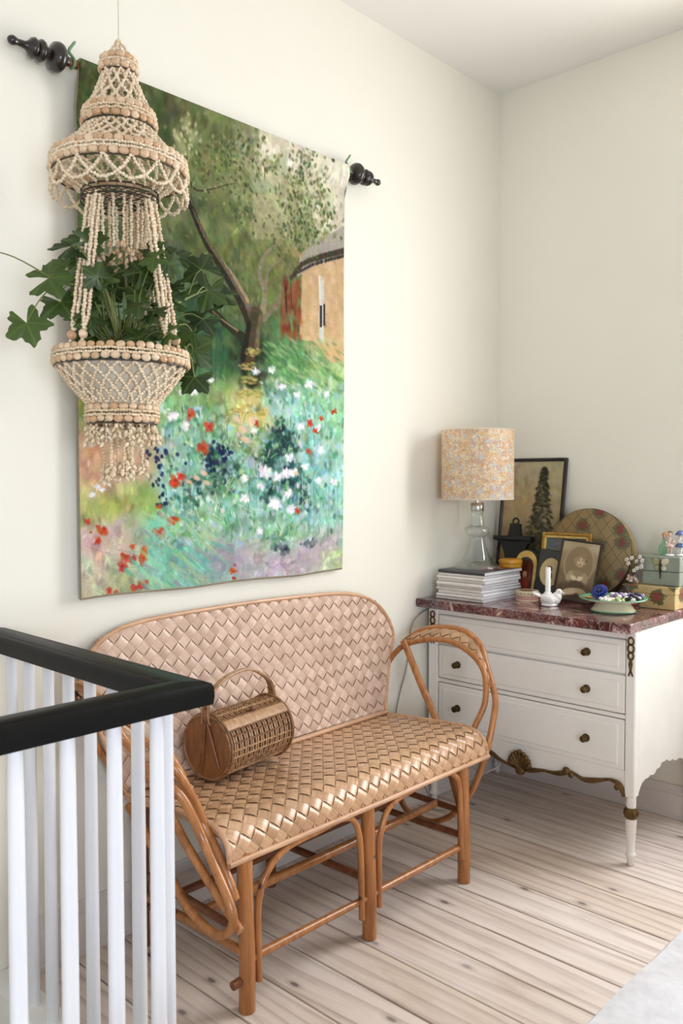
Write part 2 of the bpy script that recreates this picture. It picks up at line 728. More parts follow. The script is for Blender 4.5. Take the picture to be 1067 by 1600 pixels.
for lev, zz in ((1, .3), (2, .07)):
    for q, id_ in enumerate(ei):
        p = v[id_]
        wob = .012 * lev * math.sin(q * .55)
        sx = -1 if p[0] < bx0 + .001 else (1 if p[0] > bx1 - .001 else 0)
        sy = -1 if p[1] < by0 + .001 else (1 if p[1] > by1 - .001 else 0)
        v.append((p[0] + sx * (abs(wob) * .6), p[1] + sy * (abs(wob) * .6), zz))
m_ = len(ei)
for q in range(m_):
    q2 = (q + 1) % m_
    f.append((ei[q2], ei[q], base + q, base + q2))
    f.append((base + q2, base + q, base + m_ + q, base + m_ + q2))
G().add(v, f).obj('bedspread', M_BED, bed)
boxobj('mattress', (bx0 + .03, by0 + .03, .25), (bx1 - .03, by1 - .03, .47), M_BED, bed, .03)
boxobj('bed_base', (bx0 + .04, by0 + .04, .12), (bx1 - .04, by1 - .04, .24), M_CANED, bed, .01)
for sx in (bx0 + .08, bx1 - .08):
    for sy in (by0 + .08, by1 - .08):
        G().lathe([(.025, 0), (.03, .12)], (sx, sy, 0), 14).obj('leg', M_CANED, bed)

# ================================================================== the tapestry, painted in numpy and stored as a colour attribute
CW, CH = 420, 570          # canvas cells
rng = np.random.default_rng(5)


def homography(src, dst):
    A = []
    b = []
    for (x, y), (u, v) in zip(src, dst):
        A.append([x, y, 1, 0, 0, 0, -u * x, -u * y])
        A.append([0, 0, 0, x, y, 1, -v * x, -v * y])
        b += [u, v]
    h = np.linalg.solve(np.array(A, float), np.array(b, float))
    return np.append(h, 1).reshape(3, 3)


class Canvas:
    def __init__(s, w, h, corners):
        """corners: TL TR BR BL in the sketch's own coordinates"""
        s.w, s.h = w, h
        s.a = np.zeros((h, w, 3))
        s.Hm = homography(corners, [(0, 0), (w, 0), (w, h), (0, h)])
        s.Hi = np.linalg.inv(s.Hm)

    def T(s, x, y):
        q = s.Hm @ np.array([x, y, 1.0])
        return q[0] / q[2], q[1] / q[2]

    def base(s, pts, power=3.2):
        yy, xx = np.mgrid[0:s.h, 0:s.w]
        q = s.Hi @ np.stack([xx.ravel(), yy.ravel(), np.ones(xx.size)])
        X, Y = q[0] / q[2], q[1] / q[2]
        acc = np.zeros((xx.size, 3))
        ws = np.zeros(xx.size)
        for x, y, c in pts:
            w = 1 / (((X - x) ** 2 + (Y - y) ** 2) + 60) ** (power / 2)
            acc += w[:, None] * np.array(c) / 255
            ws += w
        s.a = (acc / ws[:, None]).reshape(s.h, s.w, 3)

    def dab(s, cx, cy, rx, ry, ang, col, alpha=1.0, soft=.35):
        """ellipse in canvas cells"""
        r = max(rx, ry) + 1.5
        x0, x1 = max(0, int(cx - r)), min(s.w, int(cx + r) + 2)
        y0, y1 = max(0, int(cy - r)), min(s.h, int(cy + r) + 2)
        if x0 >= x1 or y0 >= y1:
            return
        yy, xx = np.mgrid[y0:y1, x0:x1]
        dx, dy = xx - cx, yy - cy
        ca, sa = math.cos(ang), math.sin(ang)
        d = np.sqrt(((dx * ca + dy * sa) / rx) ** 2 + ((-dx * sa + dy * ca) / ry) ** 2)
        m = np.clip((1.0 - d) / soft + .3, 0, 1)[..., None] * alpha
        s.a[y0:y1, x0:x1] = s.a[y0:y1, x0:x1] * (1 - m) + np.array(col) / 255 * m

    def el(s, x, y, rx, ry, ang, col, alpha=1.0, soft=.35):
        """ellipse given in sketch coordinates"""
        u, v = s.T(x, y)
        u1, _ = s.T(x + 1, y)
        _, v1 = s.T(x, y + 1)
        kx, ky = abs(u1 - u), abs(v1 - v)
        s.dab(u, v, max(.6, rx * kx), max(.6, ry * ky), ang, col, alpha, soft)

    def line(s, pts, w0, w1, col, alpha=1.0, jit=0, var=0):
        P = [s.T(*p) for p in pts]
        P = smoothpts([(a, b, 0) for a, b in P], 8) if len(P) > 2 else [Vector((P[0][0], P[0][1], 0)).lerp(Vector((P[1][0], P[1][1], 0)), t / 24) for t in range(25)]
        n = len(P)
        for i in range(n - 1):
            seg = P[i + 1] - P[i]
            m = max(1, int(seg.length / 1.2))
            for q in range(m):
                t = (i + q / m) / max(1, n - 1)
                p = P[i] + seg * (q / m)
                w = w0 + (w1 - w0) * t
                c = np.array(col) + (rng.normal(0, var, 3) if var else 0)
                s.dab(p.x + (rng.normal(0, jit) if jit else 0), p.y, max(.55, w), max(.55, w), 0, c, alpha, .5)

    def poly(s, pts, col, alpha=1.0, var=0):
        P = np.array([s.T(*p) for p in pts])
        x0, x1 = max(0, int(P[:, 0].min())), min(s.w, int(P[:, 0].max()) + 2)
        y0, y1 = max(0, int(P[:, 1].min())), min(s.h, int(P[:, 1].max()) + 2)
        if x0 >= x1 or y0 >= y1:
            return
        yy, xx = np.mgrid[y0:y1, x0:x1]
        ins = np.zeros(xx.shape, bool)
        j = len(P) - 1
        for i in range(len(P)):
            xi, yi = P[i]
            xj, yj = P[j]
            if yi != yj:
                ins ^= ((yi > yy) != (yj > yy)) & (xx < (xj - xi) * (yy - yi) / (yj - yi) + xi)
            j = i
        m = ins[..., None] * alpha
        c = np.array(col) / 255
        if var:
            c = c + rng.normal(0, var / 255, (yy.shape[0], yy.shape[1], 1))
        s.a[y0:y1, x0:x1] = s.a[y0:y1, x0:x1] * (1 - m) + c * m

    def strokes(s, n, size, var, aspect=2.2, vert=.7, alpha=.55, box=None):
        for _ in range(n):
            u = rng.uniform(0, s.w) if box is None else rng.uniform(box[0], box[2])
            v = rng.uniform(0, s.h) if box is None else rng.uniform(box[1], box[3])
            c = s.a[min(s.h - 1, max(0, int(v + rng.normal(0, 3)))), min(s.w - 1, max(0, int(u + rng.normal(0, 3))))] * 255
            c = c * (1 + rng.normal(0, var)) + rng.normal(0, 8, 3)
            r = size * rng.uniform(.5, 1.3)
            ang = math.pi / 2 * vert + rng.normal(0, .6)
            s.dab(u, v, r * aspect, r, ang, np.clip(c, 0, 255), alpha, .6)

    def linear(s):
        a = np.clip(s.a, 0, 1)
        return np.where(a <= .04045, a / 12.92, ((a + .055) / 1.055) ** 2.4)


cv = Canvas(CW, CH, [(119, 97), (535, 262), (537, 888), (122, 935)])
cv.base([
    (135, 130, (88, 100, 58)), (135, 220, (98, 116, 72)), (200, 170, (84, 98, 56)), (250, 190, (86, 100, 60)), (300, 205, (120, 128, 80)),
    (345, 220, (112, 124, 76)), (380, 235, (176, 176, 132)), (415, 235, (226, 218, 190)), (460, 250, (228, 220, 196)), (520, 280, (232, 224, 204)),
    (300, 250, (132, 142, 88)), (340, 270, (120, 132, 80)), (375, 275, (150, 158, 104)), (405, 270, (206, 202, 164)), (440, 285, (180, 180, 136)),
    (500, 330, (210, 204, 172)), (525, 345, (222, 214, 192)), (470, 350, (140, 146, 96)), (430, 340, (176, 176, 134)), (405, 330, (160, 162, 118)),
    (380, 330, (112, 124, 74)), (340, 330, (104, 118, 70)), (300, 330, (108, 120, 76)), (260, 300, (96, 110, 66)), (140, 320, (104, 122, 82)),
    (300, 400, (104, 118, 74)), (350, 400, (112, 124, 76)), (390, 400, (120, 128, 74)), (430, 400, (126, 132, 78)), (380, 470, (104, 116, 66)),
    (420, 430, (112, 122, 70)), (450, 410, (120, 124, 74)), (300, 480, (70, 104, 72)), (340, 500, (76, 108, 72)), (260, 420, (84, 120, 96)),
    (240, 480, (92, 140, 128)), (300, 550, (66, 108, 78)), (350, 560, (64, 100, 66)), (390, 545, (48, 56, 36)), (430, 545, (84, 132, 88)),
    (470, 540, (104, 152, 98)), (460, 575, (98, 148, 92)), (500, 560, (150, 180, 120)), (525, 580, (176, 204, 140)), (480, 600, (140, 186, 140)),
    (140, 560, (112, 138, 92)), (135, 640, (126, 144, 84)), (140, 690, (206, 164, 138)), (150, 740, (204, 162, 140)), (210, 720, (202, 160, 140)),
    (240, 690, (170, 158, 130)), (170, 790, (158, 170, 96)), (230, 780, (148, 168, 100)), (130, 800, (160, 166, 110)), (140, 840, (186, 170, 160)),
    (180, 830, (190, 172, 164)), (210, 860, (184, 166, 150)), (140, 900, (190, 180, 156)), (180, 915, (170, 176, 140)), (250, 820, (122, 186, 156)),
    (235, 870, (120, 184, 160)), (280, 850, (112, 180, 164)), (260, 900, (124, 180, 158)), (310, 880, (118, 166, 164)), (280, 810, (150, 190, 130)),
    (320, 830, (150, 176, 130)), (345, 860, (150, 146, 154)), (330, 900, (140, 160, 158)), (390, 860, (182, 166, 178)), (430, 880, (184, 168, 182)),
    (480, 860, (182, 164, 180)), (510, 840, (176, 160, 172)), (525, 870, (176, 194, 146)), (270, 640, (142, 170, 120)), (300, 660, (150, 192, 164)),
    (330, 680, (116, 156, 122)), (290, 720, (132, 178, 158)), (320, 750, (84, 128, 104)), (270, 760, (150, 196, 190)), (350, 720, (84, 128, 108)),
    (340, 640, (122, 150, 96)), (380, 620, (198, 188, 128)), (400, 650, (206, 184, 120)), (370, 660, (196, 180, 110)), (400, 700, (120, 140, 92)),
    (430, 620, (168, 204, 190)), (470, 640, (150, 200, 190)), (510, 640, (146, 196, 154)), (525, 680, (150, 200, 170)), (440, 690, (60, 96, 106)),
    (420, 720, (70, 108, 112)), (470, 700, (146, 192, 196)), (500, 740, (120, 180, 182)), (525, 740, (168, 216, 208)), (450, 770, (76, 118, 124)),
    (480, 790, (110, 164, 166)), (400, 770, (124, 176, 164)), (380, 800, (130, 178, 156)), (350, 790, (110, 160, 130)), (420, 820, (140, 184, 150)),
    (460, 830, (126, 170, 136)), (510, 810, (150, 200, 182)), (400, 840, (130, 170, 140)), (310, 790, (130, 170, 120)),
])
cv.strokes(4200, 5.5, .10, 1.7, .95, .45)
cv.strokes(5200, 2.6, .13, 2.2, 1.0, .45)
# upper left: soft olive foliage, scumbled light and dark
for _ in range(420):
    x, y = rng.uniform(122, 400), rng.uniform(105, 470)
    u = rng.random()
    c = (66, 80, 46) if u < .45 else ((138, 146, 92) if u < .85 else (176, 174, 110))
    cv.el(x, y, rng.uniform(3, 12), rng.uniform(4, 16), rng.uniform(-.5, .5), np.array(c) + rng.normal(0, 9, 3), .22, .95)
for _ in range(500):
    x, y = rng.uniform(122, 400), rng.uniform(105, 500)
    c = [(78, 92, 50), (118, 128, 76), (160, 162, 102), (104, 130, 98)][rng.integers(0, 4)]
    cv.el(x, y, rng.uniform(1, 3), rng.uniform(2, 7), rng.uniform(-.7, .7), np.array(c) + rng.normal(0, 9, 3), .4, .7)
for x, y in ((285, 195), (298, 215), (275, 215), (292, 238), (282, 228)):
    cv.el(x, y, 8, 11, .4, (204, 202, 146), .5, .95)
    for _ in range(6):
        cv.el(x + rng.normal(0, 7), y + rng.normal(0, 9), 2.2, 4, rng.uniform(-.8, .8), (226, 222, 170), .6, .8)
# tower in the distance
cv.poly([(388, 300), (410, 276), (434, 302)], (152, 172, 134), .55, 8)
cv.poly([(392, 302), (430, 304), (428, 372), (396, 372)], (198, 186, 148), .35, 8)
for _ in range(60):
    cv.el(rng.uniform(392, 430), rng.uniform(304, 372), rng.uniform(2, 5), rng.uniform(2, 6), rng.uniform(-.5, .5), np.array([(204, 192, 156), (168, 160, 116), (140, 140, 92)][rng.integers(0, 3)]), .35, .9)
cv.line([(410, 262), (410, 278)], 1, .8, (120, 124, 96), .8)
# main tree
bark, barkl, barkd = (118, 104, 80), (166, 148, 118), (60, 54, 42)
for k in range(60):
    cv.el(rng.normal(391, 11), rng.uniform(525, 600), rng.uniform(3, 8), rng.uniform(5, 12), rng.uniform(-.4, .4), np.array((44, 50, 34)) + rng.normal(0, 7, 3), .5, .8)
cv.line([(284, 300), (300, 330), (318, 370), (340, 405), (362, 440), (380, 475), (392, 505)], 3.2, 8.5, barkd, .9, .4, 8)
cv.line([(300, 326), (320, 368), (344, 404), (366, 438), (386, 474), (396, 500)], 1.4, 5.6, bark, .85, .6, 10)
cv.line([(345, 402), (366, 432), (388, 470)], 1.2, 3.4, barkl, .6, .7, 10)
cv.line([(284, 304), (290, 280), (305, 296), (330, 294), (352, 288), (372, 286)], 1.6, .7, (66, 62, 42), .8)
cv.line([(305, 335), (296, 300), (302, 270)], 1.3, .7, (72, 66, 44), .6)
cv.line([(290, 300), (282, 270), (290, 246), (288, 222)], 1.8, .8, (62, 66, 42), .6)
cv.line([(318, 480), (336, 484), (352, 502), (374, 520), (388, 530)], 2.6, 6.5, barkd, .9, .4, 8)
cv.line([(332, 482), (350, 498), (372, 514)], 1.0, 2, barkl, .5)
cv.line([(408, 495), (412, 455), (404, 425), (410, 400), (424, 384), (438, 374)], 5, 1.0, (146, 136, 110), .9, .5, 10)
cv.line([(413, 455), (418, 420), (436, 402), (448, 388)], 2.4, .8, (138, 128, 104), .85, .4, 10)
cv.line([(412, 495), (434, 466), (442, 442), (448, 420), (454, 404)], 3.6, 1.0, (134, 124, 98), .85, .5, 10)
cv.line([(400, 488), (396, 520), (388, 560)], 11, 9, (84, 76, 58), .75, .8, 10)
cv.line([(406, 492), (402, 520), (400, 545)], 4, 3, (124, 110, 84), .5, .8, 10)
cv.line([(388, 500), (384, 530), (378, 562)], 4, 4, (48, 44, 34), .6, .8, 8)
cv.line([(340, 440), (336, 600)], .9, .9, (60, 78, 56), .4)
cv.line([(330, 485), (330, 590)], 1.0, 1.0, (40, 62, 44), .6)
# cottage
cv.poly([(470, 412), (537, 398), (537, 562), (516, 564), (490, 530), (466, 526)], (212, 172, 126), .9, 5)
for _ in range(130):
    cv.el(rng.uniform(472, 537), rng.uniform(412, 552), rng.uniform(2, 6), rng.uniform(3, 12), rng.normal(0, .2), np.array([(222, 182, 134), (206, 164, 116), (228, 196, 154)][rng.integers(0, 3)]) + rng.normal(0, 6, 3), .35, .9)
cv.poly([(466, 396), (500, 372), (537, 350), (537, 400), (486, 414), (462, 430)], (168, 160, 150), .9, 7)
for _ in range(50):
    cv.el(rng.uniform(470, 537), rng.uniform(365, 400), rng.uniform(4, 9), rng.uniform(1, 3), -.35, np.array((176, 166, 154)) + rng.normal(0, 14, 3), .4, .9)
cv.line([(452, 432), (470, 410), (490, 402), (512, 396), (537, 390)], 3.0, 4.6, (78, 70, 56), .6, 1.2, 12)
cv.line([(462, 424), (490, 410), (537, 398)], 2.0, 2.4, (60, 52, 40), .5, 1.0, 10)
for _ in range(70):
    x, y = rng.uniform(438, 468), rng.uniform(436, 524)
    cv.el(x, y, rng.uniform(2, 5), rng.uniform(5, 12), rng.normal(0, .12), np.array([(146, 76, 48), (160, 92, 58), (122, 60, 40)][rng.integers(0, 3)]) + rng.normal(0, 7, 3), .6, .8)
cv.line([(444, 446), (446, 486)], 1.8, 1.4, (66, 46, 34), .7)
cv.line([(452, 440), (454, 480)], 1.2, 1.2, (84, 52, 38), .6)
cv.line([(500, 434), (500, 530)], 5.0, 5.0, (204, 204, 200), .55, .6, 8)
cv.line([(497, 430), (498, 470)], 2.4, 1.6, (222, 218, 206), .7)
cv.poly([(497, 474), (501, 474), (501, 508), (497, 508)], (58, 58, 56), .9)
cv.poly([(503, 472), (506, 472), (506, 506), (503, 506)], (64, 64, 64), .9)
cv.el(460, 392, 7, 8, 0, (216, 154, 92), .45, .95)
cv.el(468, 398, 5, 6, 0, (210, 160, 100), .4, .95)
# leaf clusters against the sky
for cx, cy, sx, sy, n in ((365, 245, 36, 22, 110), (345, 225, 30, 14, 60), (372, 290, 26, 30, 90), (384, 330, 18, 26, 50), (465, 262, 18, 24, 80), (452, 300, 24, 34, 110),
                          (476, 330, 28, 30, 130), (498, 300, 12, 30, 60), (425, 255, 12, 10, 20), (404, 262, 20, 14, 34), (470, 372, 28, 22, 80), (440, 360, 30, 30, 80), (300, 262, 40, 40, 90), (500, 350, 20, 24, 70)):
    for _ in range(n):
        x, y = rng.normal(cx, sx * .6), rng.normal(cy, sy * .6)
        c = np.array([(76, 90, 52), (104, 118, 70), (140, 148, 96), (158, 160, 112)][rng.integers(0, 4)]) + rng.normal(0, 9, 3)
        cv.el(x, y, rng.uniform(1.2, 2.8), rng.uniform(1.8, 4.6), rng.uniform(-1.2, 1.2), c, rng.uniform(.45, .85), .6)
# lawn by the cottage
for _ in range(200):
    x, y = rng.uniform(412, 535), rng.uniform(528, 612)
    cv.el(x, y, rng.uniform(3, 9), rng.uniform(1.5, 4), rng.uniform(.2, .7), np.array([(112, 158, 98), (84, 134, 90), (166, 190, 126), (196, 206, 150)][rng.integers(0, 4)]) + rng.normal(0, 8, 3), .4, .8)
# yellow spires
for x, y, r in ((393, 546, 13), (386, 568, 13), (388, 590, 14), (380, 612, 11), (398, 612, 13), (384, 635, 15), (402, 640, 12), (372, 662, 14), (410, 668, 10), (392, 690, 9), (366, 640, 10)):
    for _ in range(36):
        a = rng.uniform(0, 2 * math.pi)
        q = rng.uniform(0, 1) ** .5
        cv.el(x + r * q * math.cos(a), y + r * .5 * q * math.sin(a), rng.uniform(2.0, 4.2), rng.uniform(1.2, 2.4), 0, np.array([(196, 174, 106), (168, 152, 88), (212, 196, 136), (140, 140, 80)][rng.integers(0, 4)]) + rng.normal(0, 10, 3), .55, .9)
# the flower bed: broad soft strokes, then smaller ones
pal = [(176, 206, 206), (148, 190, 190), (196, 216, 212), (112, 160, 140), (88, 134, 100), (158, 194, 156), (208, 216, 206), (74, 116, 104), (134, 176, 138), (160, 196, 208)]


def bedpt():
    while True:
        x = rng.uniform(250, 536)
        y = rng.uniform(590 if x > 400 else 630, 850)
        if y > 800 and x > 470 and rng.random() < .75:
            continue
        if y < 660 and 350 < x < 420 and rng.random() < .8:
            continue
        return x, y


for _ in range(520):
    x, y = bedpt()
    cv.el(x, y, rng.uniform(3, 8), rng.uniform(4, 13), rng.normal(0, .6), np.array(pal[rng.integers(0, len(pal))]) + rng.normal(0, 10, 3), rng.uniform(.3, .6), .7)
for cx, cy, sx, sy, n in ((440, 688, 16, 16, 60), (415, 715, 12, 14, 36), (452, 742, 16, 22, 46), (472, 770, 9, 26, 30), (420, 762, 14, 16, 26), (325, 710, 18, 14, 44), (350, 745, 22, 20, 44), (300, 760, 14, 18, 20), (440, 855, 12, 5, 12), (484, 845, 10, 6, 12), (436, 665, 8, 12, 16)):
    for _ in range(n):
        cv.el(rng.normal(cx, sx * .6), rng.normal(cy, sy * .6), rng.uniform(2, 6), rng.uniform(2.5, 7), rng.uniform(-1, 1), np.array([(34, 52, 64), (44, 72, 76), (60, 98, 92)][rng.integers(0, 3)]) + rng.normal(0, 8, 3), .6, .6)
for _ in range(900):
    x, y = bedpt()
    cv.el(x, y, rng.uniform(1.4, 3.6), rng.uniform(2, 6.5), rng.normal(0, .7), np.array(pal[rng.integers(0, len(pal))]) + rng.normal(0, 12, 3), rng.uniform(.35, .8), .6)
for _ in range(70):
    x, y = [(262, 722), (330, 715), (352, 705), (252, 768), (344, 700), (246, 712)][rng.integers(0, 6)]
    cv.el(rng.normal(x, 10), rng.normal(y, 12), rng.uniform(2, 3.8), rng.uniform(2.8, 5), rng.uniform(-.6, .6), np.array((34, 50, 84)) + rng.normal(0, 8, 3), .85, .5)
for _ in range(220):   # stems and thin leaves
    x, y = rng.uniform(255, 530), rng.uniform(620, 840)
    cv.line([(x, y), (x + rng.normal(0, 5), y + rng.uniform(8, 22))], .7, .7, np.array([(70, 112, 78), (158, 188, 146), (196, 206, 170)][rng.integers(0, 3)]), .5)
for k in range(26):    # a tuft of narrow leaves
    a = rng.uniform(-1.4, 1.4)
    cv.line([(352, 770), (352 + 18 * math.sin(a), 748 - 8 * math.cos(a)), (352 + 30 * math.sin(a), 756)], .8, .6, np.array([(120, 156, 118), (168, 192, 150), (70, 112, 80)][rng.integers(0, 3)]), .7)
# white flower heads
for x, y, r in ((412, 735, 12), (430, 742, 9), (444, 736, 10), (456, 735, 9), (475, 724, 7), (428, 783, 12), (449, 768, 8), (452, 791, 9), (403, 828, 7), (405, 757, 7), (380, 776, 8), (303, 606, 8), (285, 608, 6), (398, 578, 7),
                (423, 574, 7), (480, 596, 8), (520, 750, 7), (496, 748, 7), (466, 662, 8), (500, 700, 7), (142, 770, 6), (150, 757, 5), (157, 762, 5), (270, 645, 10), (330, 590, 5), (440, 600, 6), (462, 612, 7), (508, 612, 6), (288, 660, 9), (380, 745, 8), (395, 670, 6), (450, 710, 8), (494, 664, 7)):
    cv.el(x, y, r * .9, r * .8, 0, (206, 212, 216), .6, .5)
    for _ in range(14):
        a = rng.uniform(0, 2 * math.pi)
        q = rng.uniform(0, .75)
        cv.el(x + r * q * math.cos(a), y + r * q * math.sin(a), r * .40, r * .30, a, np.array([(228, 228, 230), (206, 206, 216), (236, 232, 228)][rng.integers(0, 3)]) + rng.normal(0, 8, 3), .75, .6)
for x, y, r in ((370, 652, 8), (378, 668, 10), (382, 684, 9), (306, 742, 7), (318, 735, 7), (322, 750, 7), (294, 748, 6), (460, 735, 5), (392, 655, 7)):
    cv.el(x, y, r, r * .6, .3, (220, 186, 160), .8, .6)
# poppies and red flowers
red = (184, 84, 60)
for x, y, r in ((296, 643, 10), (326, 662, 9), (317, 695, 11), (273, 746, 11), (283, 738, 8), (481, 657, 6), (400, 659, 5), (481, 700, 5), (490, 670, 5), (270, 806, 9), (263, 812, 6), (247, 787, 5), (250, 830, 9), (240, 826, 5), (156, 830, 10), (148, 843, 7), (133, 812, 6),
                (138, 830, 3), (220, 858, 9), (222, 870, 9), (204, 852, 5), (192, 868, 8), (188, 884, 9), (202, 872, 8), (218, 878, 6), (222, 912, 10), (208, 918, 8), (180, 928, 7), (168, 924, 7), (363, 892, 6), (366, 882, 3), (364, 902, 4), (462, 794, 5), (520, 640, 5), (150, 822, 5), (500, 650, 4)):
    for _ in range(7):
        a = rng.uniform(0, 2 * math.pi)
        cv.el(x + r * .42 * math.cos(a), y + r * .42 * math.sin(a), r * .62, r * .46, a, np.array(red) + rng.normal(0, 14, 3), .8, .6)
    cv.el(x, y, r * .28, r * .22, 0, (120, 52, 42), .5)
# ground: sketchy chalk lines and cool sweeping strokes
for _ in range(90):
    x, y = rng.uniform(190, 340), rng.uniform(795, 915)
    cv.line([(x, y), (x + rng.uniform(14, 30), y + rng.uniform(10, 26))], 3.0, 1.6, np.array([(104, 168, 150), (146, 194, 168), (168, 186, 142), (150, 150, 150)][rng.integers(0, 4)]) + rng.normal(0, 8, 3), .22)
for _ in range(70):
    x, y = rng.uniform(126, 300), rng.uniform(800, 925)
    cv.line([(x, y), (x + rng.uniform(-20, 30), y + rng.uniform(8, 26)), (x + rng.uniform(0, 40), y + rng.uniform(18, 44))], .6, .6, np.array((112, 116, 106)) + rng.normal(0, 12, 3), .25)
for _ in range(120):
    x, y = rng.uniform(330, 530), rng.uniform(838, 890)
    cv.el(x, y, rng.uniform(5, 14), rng.uniform(2, 5), -.12, np.array([(180, 164, 176), (168, 156, 170), (192, 178, 184), (150, 146, 156)][rng.integers(0, 4)]) + rng.normal(0, 6, 3), .3, .9)
cv.line([(410, 876), (424, 886), (436, 878), (450, 890), (462, 880)], .8, .8, (110, 100, 116), .6)
for x in (470, 486, 510, 524, 400, 440):
    cv.line([(x, rng.uniform(700, 760)), (x + 1, rng.uniform(800, 850))], 1.2, .8, (196, 220, 214), .35)
cv.strokes(1500, 1.6, .05, 2.4, 1.0, .3)
# overall muted print
g_ = cv.a.mean(-1, keepdims=True)
vv_ = np.linspace(0, 1, CH)[:, None, None]
cv.a = g_ + (cv.a - g_) * (.78 + .2 * np.clip((vv_ - .35) / .25, 0, 1))
cv.a *= .93 + .07 * np.clip((vv_ - .35) / .25, 0, 1)
cv.a = np.clip((cv.a - .52) * 1.2 + .52, .03, .97)
# canvas weave tone and soft worn folds
cv.a *= (1 + rng.normal(0, .02, (CH, CW, 1)))

# cloth mesh: face, turned edges and thickness
TY0, TY1, TZ0, TZ1 = -2.2445, -1.1225, 1.072, 2.6135
v = np.zeros((CH, CW, 3))
jj, ii = np.mgrid[0:CH, 0:CW]
U = ii / (CW - 1)
V = jj / (CH - 1)
v[..., 1] = TY0 + (TY1 - TY0) * U
v[..., 2] = TZ1 + (TZ0 - TZ1) * V
# hangs from the rod: close to it at the top, slack gentle waves lower down
v[..., 0] = .040 + .004 * np.sin(U * 9 + V * 2) * V + .003 * np.sin(V * 7 + U * 3) + .0018 * np.sin(U * 31 + 4 * np.sin(V * 5)) * V - .010 * V
tt = np.clip((.062 - V) / .035, 0, 1)
v[..., 0] = v[..., 0] * (1 - tt) + .0645 * tt
v[..., 2] += .003 * np.sin(U * 14) * V
idx = np.arange(CH * CW).reshape(CH, CW)
quads = np.stack([idx[:-1, :-1], idx[1:, :-1], idx[1:, 1:], idx[:-1, 1:]], -1).reshape(-1, 4)
me = bpy.data.meshes.new('painted_cloth')
TL = Vector((0.04, (TY0 + TY1) / 2, TZ0))
vv = v.reshape(-1, 3) - np.array(TL)
me.from_pydata(vv.tolist(), [], quads.tolist())
at = me.color_attributes.new('paint', 'FLOAT_COLOR', 'POINT')
colr = np.ones((CH * CW, 4), np.float32)
colr[:, :3] = cv.linear().reshape(-1, 3) * .93
at.data.foreach_set('color', colr.ravel())
M_CLOTH = painted('tapestry_paint', weave=420)
me.materials.append(M_CLOTH)
me.polygons.foreach_set('use_smooth', [True] * len(me.polygons))
tap = thing('tapestry', TL, 'large cloth tapestry painted with a tree, cottage and flower garden', 'tapestry')
link('painted_cloth', me, tap)
M_LINEN = plain('linen_edge', (150, 140, 118), .9, var=.1, scale=40)
# back lining with hem (gives thickness)
g = G()
nb = 24
prev = None
for k in range(nb + 1):
    t = k / nb
    j = int(round(t * (CH - 1)))
    a, b = v[j, 0], v[j, CW - 1]
    g.v += [Vector(a) + Vector((-.001, 0, 0)), Vector((a[0] - .012, a[1], a[2])), Vector((b[0] - .012, b[1], b[2])), Vector(b) + Vector((-.001, 0, 0))]
for k in range(nb):
    q = 4 * k
    for m_ in range(3):
        g.f.append((q + m_, q + m_ + 1, q + m_ + 5, q + m_ + 4))
g.obj('lining', M_LINEN, tap)
g = G()
g.tube([(v[-1, i][0] - .006, v[-1, i][1], v[-1, i][2]) for i in range(0, CW, 12)] + [(v[-1, -1][0] - .006, v[-1, -1][1], v[-1, -1][2])], .0065, 8)
g.obj('bottom_hem', M_CLOTH if False else M_LINEN, tap)

g = G()
for k in range(13):
    a = math.radians(10 + 200 * k / 12)
    for yy in (TY0 + .001, TY1 - .001):
        g.v.append(Vector((.048 + .0152 * math.cos(a), yy, 2.598 + .0152 * math.sin(a))))
for k in range(12):
    g.f.append((2 * k, 2 * k + 1, 2 * k + 3, 2 * k + 2))
g.obj('rod_sleeve', M_LINEN, tap)
# turned wooden rod that carries it
M_ROD = wood('dark_turned_wood', (16, 11, 9), (36, 22, 15), .3, 1, 6, .2, coat=.4, bump=.05)
M_RODB = wood('brown_turned_wood', (84, 48, 24), (120, 74, 40), .35, 1, 6, .2, coat=.2, bump=.05)
M_RIBBON = plain('green_ribbon', (106, 146, 104), .6)
ZR, XRD = 2.598, .048
rod = thing('tapestry_rod', (XRD, -1.68, ZR), 'dark turned wooden rod with bulbous finials carrying the tapestry', 'rod')
G().tube([(XRD, -2.285, ZR), (XRD, -1.09, ZR)], .0125, 14).obj('pole', M_RODB, rod)
fin = [(.012, 0), (.014, .012), (.028, .016), (.037, .026), (.039, .036), (.035, .048), (.022, .056), (.016, .060), (.017, .072), (.026, .076), (.029, .084), (.025, .091), (.020, .094),
       (.024, .098), (.027, .104), (.024, .112), (.014, .120), (.0095, .128), (.0085, .150), (.011, .156), (.0125, .164), (.009, .172), (.003, .176)]
for sgn, y0, lab in ((-1, -2.272, 'finial at the left end'), (1, -1.105, 'finial at the right end')):
    g = G()
    g.lathe([(r * 1.06, sgn * h) for r, h in fin], (0, 0, 0), 28, 'y')
    g.xf(Matrix.Translation((XRD, y0, ZR)))
    if sgn > 0:
        g.f = [q[::-1] for q in g.f]
    o = g.obj('finial', M_ROD, rod, angle=60)
    o['label'] = lab
    yy = y0 - sgn * .012
    g = G().tube([(XRD + .014 * math.cos(a), yy, ZR + .014 * math.sin(a)) for a in [k * math.pi / 8 for k in range(16)]], .004, 6, closed=True)
    g.tube(smoothpts([(XRD + .006, yy, ZR + .014), (XRD + .004, yy - .012, ZR + .028), (XRD + .01, yy - .004, ZR + .046), (XRD + .012, yy + .004, ZR + .058)], 4), [.004, .0045, .005, .005, .005, .0045, .0045, .004, .004, .004, .004, .003, .002], 6)
    g.obj('ribbon', M_RIBBON, rod)
for yy in (-2.20, -1.16):
    g = G().tube([(0.001, yy, ZR - .016), (.03, yy, ZR - .016), (XRD, yy, ZR - .0165)], .005, 8)
    g.obj('hook', M_ROD, rod)

